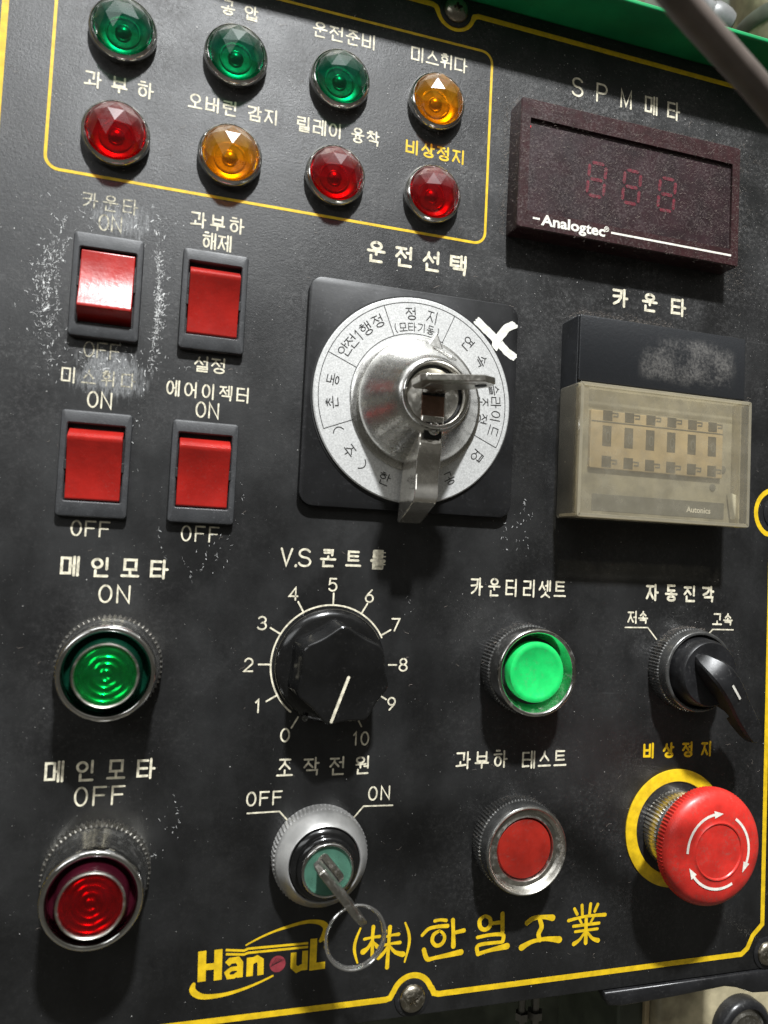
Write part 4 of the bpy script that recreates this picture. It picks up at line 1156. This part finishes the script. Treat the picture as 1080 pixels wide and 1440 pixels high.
# white X of paint on the plate corner
b = MB(); random.seed(3)
def dab(P, w, z):
    q = arcpts(P); m = len(q)
    for s_ in range(7):
        off = (s_ - 3) / 3 * w * .42
        d = (Vector(P[-1]) - Vector(P[0])).normalized(); nn = Vector((-d.y, d.x)) * off
        i0 = random.choice((0, 0, 1)); i1 = m - random.choice((0, 0, 1, 2))
        pp = [(x + nn.x + random.uniform(-.07, .07), y + nn.y + random.uniform(-.07, .07)) for x, y in q[i0:i1]]
        b.ribbon(pp, [w * random.uniform(.22, .36) for _ in pp], z + s_ * .012 + random.random() * .004)
dab([(22.2, 31.5), (26.2, 28.4), (30.4, 25.2), (34.6, 21.5), (37.8, 19.8)], 2.6, 3.06)
dab([(37.3, 31.9), (34.0, 30.0), (30.8, 25.6), (29.4, 22.4)], 2.7, 3.20)
b.build('paint_cross', 'paint_mark', rs, smooth=0, label='white painted X on the upper right corner of the plate')
# knob
kx, ky = .5, -1.4
b = MB(); b.lathe([(23.6, 4.2), (23.6, 5.0), (22.8, 5.5), (21, 5.5)], 96, kx, ky); b.build('collar', 'satin', rs)
b = MB()
b.lathe([(20.6, 6.2), (21.4, 6.6), (21.6, 7.6), (21.1, 8.7), (19.4, 11.2), (17.2, 14.6), (15.2, 17.9), (13.6, 20.5), (12.6, 22.0), (11.9, 22.7), (11.4, 22.9)], 120, kx, ky, cap1=False)
b.build('knob', 'satin', rs, smooth=50)
b = MB(); b.lathe([(11.5, 22.6), (11.5, 24.2), (11.2, 24.7), (10.7, 24.8), (10.2, 24.5), (9.9, 23.5), (9.7, 20.0)], 96, kx, ky, cap1=False)
b.build('rim', 'chrome_clean', rs, smooth=50)
b = MB(); b.lathe([(9.8, 20.0), (8.9, 20.05)], 64, kx, ky, cap1=False); b.build('gap_ring', 'hole', rs)
b = MB(); b.lathe([(8.9, 20.1), (8.9, 20.9), (8.6, 21.1)], 64, kx, ky); b.build('lock_face', 'nickel', rs)
b = MB(); b.box(kx - 3.9, kx + 3.9, ky - 8.0, ky + 5.6, 21.1, 21.25); b.build('keyway_shutter', 'brown', rs, bevel=.1)
b = MB(); b.box(kx - 3.9, kx + 3.9, ky - .2, ky + 5.7, 21.26, 21.5); b.build('keyway', 'hole', rs, smooth=0)
# pointer nib
a0 = math.radians(80)
b = MB()
def kp(r, a, z): a = math.radians(a); return (kx + r * math.cos(a), ky + r * math.sin(a), z)
b.add([kp(19.5, 68, 6.3), kp(26.2, 78, 6.3), kp(19.5, 88, 6.3), kp(18.6, 68, 11.4), kp(25.8, 78, 7.6), kp(18.6, 88, 11.4)],
      [(0, 1, 4, 3), (1, 2, 5, 4), (3, 4, 5), (2, 1, 0), (2, 0, 3, 5)])
b.build('pointer', 'satin', rs, smooth=0, bevel=.5)
# raised maker's mark on the cone
b = MB()
def onc(a, t): # a degrees, t 0..1 up the cone
    r = 19.4 + (13.6 - 19.4) * t; z = 11.2 + (20.5 - 11.2) * t; a = math.radians(a)
    return (kx + (r + .12) * math.cos(a), ky + (r + .12) * math.sin(a), z + .08)
tri = [onc(84, .28), onc(66, .86), onc(54, .18), onc(84, .28)]
b.tube(tri, .16, 6)
for a_ in (79, 76.5, 74, 69, 66.5, 64, 61.5): b.tube([onc(a_ + 1, .30), onc(a_, .52)], .15, 6)
for a_ in (80, 71, 62): b.tube([onc(a_, .31), onc(a_ - 3.5, .31)], .13, 6)
b.build('embossed_mark', 'satin', rs)
# lever
Lp = [(-8.2, 22.3), (-14.6, 21.5), (-15.6, 21.7), (-17.2, 22.3), (-18.6, 22.45), (-22, 22.0), (-26, 21.6), (-29, 21.75), (-32, 22.4), (-34.4, 22.6), (-35.6, 22.2), (-36.6, 21.0), (-42.6, 8.4), (-42.8, 7.0), (-41.6, 6.3), (-14, 7.2), (-8.2, 8)]
L = []
for s_ in (-1, 1):
    L.append([(kx - .1 + s_ * (3.9 - .0045 * (y + 8)) + (y + 8.2) * .045, y + 1.3 * 0 + ky + 1.4, z) for y, z in Lp])
b = MB(); b.loops(L, True, True, True)
b.build('lever', 'lever', rs, smooth=35, bevel=.55, segs=3)
b = MB(); b.box(kx - 3.1, kx + 2.9, -15.6, -10.4, 22.2, 22.62); b.build('lever_pocket', 'hole', rs, smooth=0, bevel=.1)
b = MB(); b.lathe([(2.0, 22.6), (2.1, 23.3), (1.7, 23.7), (1.2, 23.5), (1.0, 22.9)], 24, kx, -12.6); b.build('lever_screw', 'chrome_clean', rs)
b = MB(); b.box(kx - .9, kx + .9, -12.9, -12.3, 22.95, 23.2); b.build('screw_slot', 'hole', rs, smooth=0)

# key in the rotary selector: a flat plate edge-on to the panel
def key(name, label, x, y, z, turn, grp=None, head=None, blade=None, th=2.0):
    t = thing(name, label, 'key', x, y, z, grp)
    t.rotation_euler = (Matrix.Rotation(math.pi / 2, 3, 'X') @ Matrix.Rotation(turn, 3, 'Z')).to_euler()
    return t
def plate_xz(mb, P, th):      # outline in x-z, thickness along y
    mb.loops([[(x, th / 2, z) for x, z in P], [(x, -th / 2, z) for x, z in P]], True, True, True)
k1 = key('selector_key', 'flat nickel key standing out of the chrome rotary selector lock', 20.2, 36.0, 0, math.radians(5))
b = MB(); plate_xz(b, [(-9.5, 29.5), (-11.6, 33), (-11.6, 41.0), (-10.2, 42.6), (8.6, 42.6), (13.6, 39.0), (13.9, 34.0), (10.0, 29.8), (5.0, 28.2), (-4.5, 28.2)], 2.1)
b.build('key_head', 'nickel', k1, smooth=30, bevel=.25)
b = MB(); b.box(-7.5, 7.0, -1.22, 1.22, 32.0, 39.0); b.build('stamped_field', 'nickel', k1, bevel=.15)
b = MB(); b.lathe([(1.9, -1.3), (1.9, 1.3)], 24, 9.9, 0, cap0=True); o = b.build('key_hole', 'hole', k1, smooth=0); o.rotation_euler = (math.pi / 2, 0, 0); o.location = (0, 0, .0362)
b = MB(); plate_xz(b, [(-4.4, 28.4), (-4.4, 26.6), (-3.0, 25.8), (-4.2, 24.8), (-2.6, 23.8), (-4.4, 22.6), (-3.4, 21.6), (-4.0, 20.6), (4.0, 20.6), (4.0, 28.4)], 1.7)
b.box(-1.2, .2, -1.15, .9, 20.7, 28); b.box(1.6, 2.4, -1.1, .9, 20.7, 28)
b.build('key_blade', 'nickel', k1, smooth=30, bevel=.15)

# ================================================================ ILLUMINATED PUSH BUTTONS (left)
def big_lamp(x, y, rim_z, lift, label, foil, clear, well):
    t = thing('illuminated_button', label, 'push button', x, y, 0, 'chrome illuminated main motor buttons')
    b = MB(); b.lathe([(15.6, 0, 1.1), (15.75, 1.0, 1.1), (15.75, 4.6, 1.1), (14.9, 5.2, 0)], 248, teeth=True, cap1=False)
    b.build('knurled_nut', 'nickel', t, smooth=25)
    k = rim_z
    b = MB(); b.lathe([(15.0, 4.8), (15.0, 6.2), (14.9, 7.2), (14.5, 8.0), (14.3, k * .6), (14.2, k * .72), (14.1, k - 2.4)], 112, cap1=False)
    b.build('housing_sleeve', 'satin', t, smooth=60)
    b = MB(); b.lathe([(14.1, k - 2.5), (14.0, k - 1.2), (13.6, k - .4), (13.0, k), (12.4, k - .1), (11.9, k - .6), (11.7, k - 1.6), (11.6, k - 7)], 112, cap1=False)
    b.build('chrome_rim', 'chrome_clean', t, smooth=60)
    b = MB(); b.lathe([(11.6, k - 3.4), (11.0, k - 3.9), (9.6, k - 4.1)], 64, cap1=False); b.build('well', well, t)
    m = k + lift
    b = MB(); b.lathe([(10.1, k - 4.6), (10.0, k - .6), (9.6, m - 1.6), (9.2, m - .5)], 64, cap1=False); b.build('barrel', well, t, smooth=60)
    b = MB(); b.lathe([(9.25, m - .9), (9.2, m - .1), (8.9, m + .2), (8.5, m), (8.35, m - .8)], 72, cap1=False)
    b.build('lens_ring', 'nickel', t, smooth=60)
    pr = [(8.4, m - 1.2)]
    for i in range(4):
        r = 8.0 - i * 1.95
        pr += [(r, m - 1.3), (r - .7, m - .86), (r - 1.4, m - 1.3)]
    pr = [p for p in pr if p[0] > .3]
    b = MB(); b.lathe(pr, 72); b.build('ribbed_reflector', foil, t, smooth=60)
    b = MB(); b.lathe([(8.4, m - .6), (7.6, m - .35), (4.0, m - .15), (.3, m - .1)], 64); b.build('lens', clear, t, smooth=60)
    return t


big_lamp(-74.5, -55.8, 17.0, 3.6, 'green illuminated button in a chrome housing, under the lettering 메인모타 ON', 'refl_green', 'clear_green', 'dark_green_well')
big_lamp(-74.2, -118.2, 20.8, 2.8, 'deep red illuminated button in a tall chrome housing, under 메인모타 OFF', 'refl_red', 'clear_red', 'dark_red')

# ================================================================ SPEED KNOB
kn = thing('speed_knob', 'black seven-cornered potentiometer knob with a cream pointer line, set in a numbered scale', 'knob', -4.66, -55.56, 0)
b = MB(); b.lathe([(18.8, .2), (18.8, 1.2), (18.2, 2.2), (16.0, 3.2)], 96); b.build('skirt', 'glossy_black', kn, smooth=50)
VA = [(89, 17.0, 16.2), (147, 17.0, 15.6), (205, 17.2, 16.2), (256, 17.4, 17.2), (301, 17.5, 17.9), (345, 17.2, 17.0), (33, 17.0, 16.4)]
def star(idx, cx, cy, dip):
    P = []
    m = len(VA)
    for i in range(m):
        a0, r0 = VA[i][0], VA[i][idx]; a1, r1 = VA[(i + 1) % m][0], VA[(i + 1) % m][idx]
        if a1 < a0: a1 += 360
        p0 = Vector((r0 * math.cos(math.radians(a0)), r0 * math.sin(math.radians(a0)))); p1 = Vector((r1 * math.cos(math.radians(a1)), r1 * math.sin(math.radians(a1))))
        mid = (p0 + p1) / 2; nrm = -mid.normalized()
        for k in range(8):
            u = k / 8; q = p0.lerp(p1, u) + nrm * dip * math.sin(math.pi * u) ** .8
            P.append((cx + q.x, cy + q.y))
    for _ in range(2):
        P = [((P[i - 1][0] + 2 * P[i][0] + P[(i + 1) % len(P)][0]) / 4, (P[i - 1][1] + 2 * P[i][1] + P[(i + 1) % len(P)][1]) / 4) for i in range(len(P))]
    return P
b = MB()
S0 = star(1, 0, 0, 1.0); S1 = star(2, .4, -.5, 1.0)
b.loops([[(x, y, 2.8) for x, y in S0], [(x, y, 3.6) for x, y in inset(S0, .5)], [(x, y, 14.6) for x, y in S1], [(x, y, 15.2) for x, y in inset(S1, .4)], [(x * .5 + .2, y * .5 - .25, 15.5) for x, y in S1]], True, False, True)
b.build('grip', 'glossy_black', kn, smooth=32, bevel=.35, segs=2)
b = MB(); b.ribbon([(2.6, -1.6), (-2.3, -15.4)], .95, 15.62); b.build('pointer_line', 'cream', kn, smooth=0)
b = MB(); b.lathe([(1.0, 2.2), (1.0, 3.4), (.6, 3.5), (.5, 3.0)], 16, -8.2, -17.0); b.build('set_screw', 'grey_ring', kn)

# ================================================================ GREEN AND RED PUSH BUTTONS
def nut(t, r, z, n=320, m='grey_ring', depth=.45, top=None):
    b = MB(); b.lathe([(r, 0), (r + .25, .5, depth), (r + .25, z, depth), (r - .35, z + .5)], n, teeth=True, cap1=False)
    b.build('knurled_collar', m, t, smooth=25)
def lint_on(t, r, z, n, seed):
    random.seed(seed); b = MB()
    def fx():
        a = random.gauss(1.75, .8); return r * math.cos(a) * 1.01, r * math.sin(a) * 1.01, random.uniform(.3, z), .5
    fibres(b, n, fx, .026, (.3, 1.1)); b.build('lint', 'fuzz', t, smooth=0, kind='stuff')
g1 = thing('push_button', 'bright green push button in a silver rim, under the lettering 카운터 리셋트', 'push button', 66.0, -56.1, 0)
nut(g1, 15.6, 6.2); lint_on(g1, 15.7, 6, 160, 1)
b = MB(); b.lathe([(15.3, 6.0), (15.2, 12.4), (15.0, 13.2), (14.5, 13.5), (13.9, 13.3), (13.5, 12.6), (12.2, 9.5), (11.6, 8.8)], 96, cap1=False); b.build('rim', 'chrome', g1, smooth=50)
b = MB(); b.lathe([(13.0, 8.6), (10.0, 8.6)], 48, cap1=False); b.build('gap', 'hole', g1)
b = MB(); b.lathe([(10.5, 8.6), (10.5, 11.8), (10.2, 12.5), (9.6, 12.75), (8.4, 12.7), (8.0, 12.45), (.3, 12.5)], 80); b.build('cap', 'green_cap', g1, smooth=40)
g2 = thing('push_button', 'dark red flush push button in a dull silver dished rim, under 과부하 테스트', 'push button', 65.6, -117.2, 0)
nut(g2, 15.7, 5.6); lint_on(g2, 15.8, 5.5, 160, 2)
b = MB(); b.lathe([(15.4, 5.4), (15.3, 9.8), (15.1, 10.9), (14.6, 11.3), (14.1, 11.2)], 96, cap1=False); b.build('outer_rim', 'grey_ring', g2, smooth=50)
b = MB(); b.lathe([(14.9, 11.25), (14.5, 11.45), (14.1, 11.2), (13.7, 10.0), (12.6, 9.2), (11.4, 9.5), (10.9, 9.7), (10.6, 9.3), (10.6, 7.0)], 96, cap1=False); b.build('dished_ring', 'nickel', g2, smooth=50)
b = MB(); b.lathe([(10.3, 6.8), (10.3, 8.6), (9.9, 9.1), (6, 9.5), (.3, 9.6)], 80); b.build('cap', 'red_cap', g2, smooth=40)

# ================================================================ TWO-WAY SELECTOR
sl = thing('selector_switch', 'black two-way selector switch with a long lever handle pointing to the lower right', 'selector switch', 135.6, -56.2, 0)
nut(sl, 15.6, 5.4); lint_on(sl, 15.7, 5.4, 420, 4)
b = MB(); b.lathe([(15.3, 5.2), (15.2, 9.2), (15.0, 10.0), (14.5, 10.3), (13.9, 10.1), (13.6, 9.2), (13.5, 6.5)], 96, cap1=False); b.build('rim', 'grey_ring', sl, smooth=50)
b = MB(); b.lathe([(13.5, 6.6), (12.0, 6.6)], 48, cap1=False); b.build('gap', 'hole', sl)
b = MB(); b.lathe([(12.9, 6.6), (12.8, 9.6), (12.4, 13.5), (12.0, 15.2), (11.5, 15.7)], 80); b.build('knob_body', 'black_plastic', sl, smooth=40)
th = math.radians(-47)
cx_, sx_ = math.cos(th), math.sin(th)
# lever outline along its length u, with half width and bottom/top heights
sec = [(-9.6, .8, 15.4, 16.2), (-8.2, 2.4, 15.4, 18.6), (-4.5, 3.9, 15.2, 22.6), (-1, 4.5, 15, 24.2), (4, 4.7, 14.6, 24.0), (9, 4.6, 14.0, 22.8), (12.5, 4.5, 13.0, 21.6), (14.0, 4.5, 15.4, 21.0), (17, 4.4, 16.0, 20.0),
       (19, 4.4, 13.0, 19.4), (23, 4.3, 12.4, 18.4), (28, 4.0, 12.4, 17.2), (31.4, 3.4, 12.8, 16.4), (33.2, 1.8, 13.6, 15.9)]
b = MB(); L = []
for u, hw, zb, zt in sec:
    ring = []
    for (a, z) in ((-hw, zb), (hw, zb), (hw, zt - 1.0), (hw * .82, zt - .15), (0, zt), (-hw * .82, zt - .15), (-hw, zt - 1.0)):
        ring.append((u * cx_ - a * sx_ * 1.0, u * sx_ + a * cx_, z))
    L.append(ring)
b.loops(L, True, True, True); b.build('lever', 'black_plastic', sl, smooth=32)
b = MB(); P_ = [(3.0, 24.15), (11.0, 22.45)]
b.add([(u * cx_ - a * sx_, u * sx_ + a * cx_, z) for u, a, z in ((3.4, -.45, 24.22), (3.4, .45, 24.22), (10.6, .45, 22.6), (10.6, -.45, 22.6))], [(0, 1, 2, 3)])
b.build('pointer_line', 'white_print', sl, smooth=0)

# ================================================================ KEY SWITCH
ks = thing('key_switch', 'silver ringed key switch with a teal green lock face, under the lettering 조작전원', 'key switch', -5.4, -117.1, 0)
nut(ks, 15.6, 4.6, 280, 'satin_ring', .6)
b = MB(); b.lathe([(15.4, 4.4), (15.3, 5.8), (14.9, 6.8), (13.0, 9.0), (12.2, 10.2), (11.9, 10.4), (11.6, 10.1), (11.5, 7)], 96, cap1=False); b.build('sloping_ring', 'satin_ring', ks, smooth=40)
b = MB(); b.lathe([(11.4, 7.0), (11.2, 10.6), (10.4, 11.4), (9.6, 11.6), (9.5, 13.4), (9.0, 13.9), (8.4, 14)], 80, cap1=False); b.build('black_collar', 'glossy_black', ks, smooth=40)
b = MB(); b.lathe([(8.5, 13.4), (8.4, 14.9), (8.0, 15.3), (7.6, 15.2), (7.5, 14.2)], 72, cap1=False); b.build('lock_rim', 'chrome_clean', ks, smooth=60)
b = MB(); b.lathe([(7.55, 13.8), (7.55, 14.4)], 64); b.build('lock_face', 'teal', ks)
b = MB(); q = math.radians(-50)
def rot2(P, a, ox=0, oy=0): return [(x * math.cos(a) - y * math.sin(a) + ox, x * math.sin(a) + y * math.cos(a) + oy) for x, y in P]
b.prism(rot2(rrect(-5.2, 5.6, -1.6, 2.2, 1.5, 5), q, .6, .4), 14.4, 14.62, .05); b.build('keyway_plate', 'nickel', ks)
b = MB(); b.prism(rot2([(-4.5, -.5), (5, -.5), (5, .6), (-4.5, .6)], q, .3, -.1), 14.62, 14.72); b.build('keyway', 'hole', ks, smooth=0)
k2 = key('switch_key', 'worn nickel key in the teal lock, carrying a split ring', -5.6, -117.3, 0, q)
b = MB(); plate_xz(b, [(-4.2, 20.0), (-9.6, 25.0), (-10.6, 29.5), (-9.2, 32.4), (9.5, 32.8), (13.4, 29.4), (13.2, 24.5), (9.0, 21.2), (4.2, 20.0)], 2.1); b.build('key_head', 'nickel', k2, smooth=30, bevel=.4, segs=3)
b = MB(); plate_xz(b, [(-4.2, 20.2), (-4.2, 14.8), (4.2, 14.8), (4.2, 20.2)], 1.5); b.build('key_blade', 'nickel', k2, smooth=30, bevel=.15)
b = MB(); b.box(-8.4, 8.0, -1.2, 1.22, 24, 30.6)
b.build('key_relief', 'nickel', k2, bevel=.2)
kr = thing('key_ring', 'thin silver split ring hanging from the key over the gold characters', 'key ring', .6, -131.2, 28.5)
b = MB()
turns = 2
P_ = []
for k in range(110 * turns // 1):
    a = 2 * math.pi * k / 110 + 2.2
    w_ = min(1, max(0, (k - 85) / 50)); P_.append(((8.75 + .42 * w_) * math.cos(a), (9.05 + .42 * w_) * math.sin(a), -.45 + .85 * w_ + math.sin(a) * .3))
b.tube(P_, .40, 10)
b.build('ring_wire', 'cap_chrome', kr)

# ================================================================ EMERGENCY STOP
es = thing('emergency_stop', 'red mushroom emergency stop button with white arrows, on a round yellow label', 'emergency button', 134.2, -117.1, 0)
b = MB(); b.lathe([(22.2, .02), (22.2, .45), (22.0, .55), (17.7, .55), (17.5, .4), (17.5, .05)], 120, cap1=False); b.build('yellow_label', 'yellow', es, smooth=30)
b = MB(); b.lathe([(17.4, .03), (17.4, .06)], 64); b.build('black_gasket', 'black_plastic', es)
nut(es, 14.3, 6.6, 240, 'nickel', .6)
b = MB(); b.lathe([(13.9, 6.8), (13.4, 7.6), (12.8, 8.4), (11.6, 16)], 80, cap1=False); b.build('neck', 'grey_ring', es)
b = MB(); b.lathe([(11, 14.0), (17, 14.6), (19.8, 15.6)], 80, cap1=False); b.build('head_underside', 'red_head', es)
b = MB(); b.lathe([(19.8, 15.5), (20.6, 16.0, .45), (20.85, 17.4, .45), (20.8, 18.8, .45), (20.5, 19.4)], 400, teeth=True, cap1=False); b.build('ridged_edge', 'red_head', es, smooth=25)
b = MB(); b.lathe([(20.5, 19.3), (20.2, 20.2), (19.3, 21.3), (17.8, 22.3), (15.5, 23.0), (12.8, 23.3), (11.0, 23.3), (10.3, 23.45), (9.95, 23.75), (9.6, 23.7), (9.3, 23.35), (.3, 23.5)], 120)
b.build('head', 'red_head', es, smooth=40)
for a0_, a1_ in ((180, 98), (57, -22), (-62, -142)):
    b = MB(); zz = 23.42
    A_ = arc(0, 0, 13.0, a0_, a1_, 22); b.ribbon(A_, .95, zz, cap='butt')
    t_ = math.radians(a1_); sg = -1
    c_ = Vector((13.0 * math.cos(t_), 13.0 * math.sin(t_))); d_ = Vector((math.sin(t_), -math.cos(t_))); n_ = Vector((math.cos(t_), math.sin(t_)))
    tip = c_ + d_ * 3.6 - n_ * .35
    Q = [c_ + n_ * 1.35 - d_ * .2, c_ - n_ * 1.35 - d_ * .2, tip]
    b.add([(p.x, p.y, zz + .02) for p in Q], [(0, 1, 2)])
    b.build('arrow', 'white_print', es, smooth=0)

# ================================================================ ROUND THE PANEL
gg = thing('green_guard', 'green enamelled steel flange above the panel, lit along its edge', 'machine guard', 40, 190.5, 0)
b = MB(); b.box(-260, 260, -3.2, -1.2, -40, 18.6); b.build('flange', 'green_paint', gg, bevel=.7, segs=3)
cb = thing('hanging_cable', 'blurred brown cable hanging near the camera across the upper right corner', 'cable')
P3 = [(-12, 122, 146), (10.0, 99.4, 138), (19.0, 94.4, 134), (26.9, 91.8, 131), (40.4, 88.0, 127), (53.0, 83.4, 124), (64.5, 78.1, 121), (85.2, 60.6, 118), (112, 35, 116)]
q1 = arcpts([(p[0], p[1]) for p in P3]); q2 = arcpts([(p[0], p[2]) for p in P3])
b = MB(); b.tube([(u[0], u[1], w[1]) for u, w in zip(q1, q2)], 2.95, 20); b.build('cable_sheath', 'cable', cb)
pf = thing('pipe_fitting', 'grey painted pipe end with a collar behind the green flange', 'pipe fitting', 196, 283, -80)
b = MB(); b.tube([(-34, 12, 0), (10, -4.5, 0)], 6.8, 28); b.build('pipe', 'grey_paint', pf)
b = MB(); b.tube([(7, -3.4, 0), (9, -4.1, 0), (12, -5.2, 0), (16, -6.7, 0), (19, -7.8, 0), (20.5, -8.4, 0)], [7.2, 8.4, 8.8, 8.8, 8.0, 5.5], 28); b.build('collar', 'grey_paint', pf)
dr = thing('cream_cylinder', 'stained cream cylinder beside the grey pipe, behind the flange', 'cylinder', 262, 290, -84)
b = MB(); b.lathe([(29, -60), (29, 40), (27, 44)], 48); o = b.build('barrel', 'cream_paint', dr); o.rotation_euler = (math.pi / 2, 0, math.radians(8))
b = MB(); b.lathe([(29.6, -3), (30.4, -1), (30.4, 4), (29.6, 6)], 48, cap1=False); o = b.build('barrel_band', 'dark_green', dr); o.rotation_euler = (math.pi / 2, 0, math.radians(8))
bw = thing('machine_wall', 'oily green machine wall behind the panel, darkened for shade', 'machine wall', 60, 0, -190)
b = MB(); b.box(-420, 520, -520, 620, -6, 0); b.build('wall_sheet', 'dark_green', bw, bevel=1)
b = MB(); b.box(-110, 108, 255, 420, .1, 26); b.build('casting', 'old_beige', bw, bevel=5, segs=3)
b = MB(); b.box(124, 152, 250, 420, .1, 44); b.build('casting', 'old_beige', bw, bevel=5, segs=3)
for x_, y_ in ((96, 300), (96, 345), (138, 312)):
    b = MB(); b.lathe([(8, 26), (8, 31), (6.5, 32)], 6, x_, y_); b.build('bolt_head', 'rod', bw, smooth=30)

# below the panel
ln = thing('black_bracket', 'bent black sheet bracket sticking out under the lower right edge of the panel', 'bracket', 0, 0, 0)
poly = [(104.5, -176.2), (106.8, -179.6), (112, -180.4), (135, -179.8), (158, -178.6), (164, -179.8), (171.5, -182.6), (190, -184), (190, -174.6), (104.8, -174.6)]
b = MB(); b.prism(poly, -3.0, 1.2, .9); b.build('bracket_lip', 'black_sheet', ln, smooth=40)
b = MB(); b.box(104, 188, -175.0, -172, -9, -3.3); b.build('bracket_web', 'black_sheet', ln, smooth=0)
for i, (x_, w_, m_, lb) in enumerate(((98.5, 1.5, 'rod', 'left thin steel rod of the pair below the panel bottom screw'), (104.8, 1.8, 'rod', 'right thin steel rod of the pair below the panel bottom screw'))):
    t_ = thing('steel_rod', lb, 'rod', x_, -230, -50, 'thin steel rods below the panel')
    b = MB(); b.tube([(0, -70, 0), (0, 48, 0)], w_, 12); b.build('rod', m_, t_)
    b = MB(); b.lathe([(w_ * 1.9, 0), (w_ * 1.9, 3)], 6); o = b.build('rod_nut', 'rod', t_); o.location = (0, 0.02, 0); o.rotation_euler = (math.pi / 2, 0, 0)
cf = thing('cream_housing', 'stained cream machine housing at the lower right corner below the panel', 'machine housing', 196, -270, -54)
b = MB(); b.prism([(-26, -80), (70, -80), (70, 84), (-14, 84), (-26, 78)], -60, 0, 3); b.build('housing_body', 'cream_paint', cf, smooth=40)
b = MB(); b.box(-42, -26.5, -80, 84, -60, -7); b.build('edge_strip', 'dark_green', cf, bevel=1)
b = MB(); b.box(-29.5, -27.0, -80, 84, -7, -4.5); b.build('edge_bead', 'thumb', cf, bevel=.5)
pg = thing('round_plug', 'round steel plug with a dark ring on the cream housing, at the lower right corner', 'plug', 214.5, -233, -54)
b = MB(); b.lathe([(15, 0), (15, 5), (13.2, 7), (11.6, 7), (11, 5)], 64, cap1=False); b.build('plug_ring', 'black_sheet', pg, smooth=50)
b = MB(); b.lathe([(11.2, 1), (11, 5.2), (8.6, 6.4), (7.8, 5.2), (.3, 5.6)], 64); b.build('plug_face', 'nickel', pg, smooth=50)
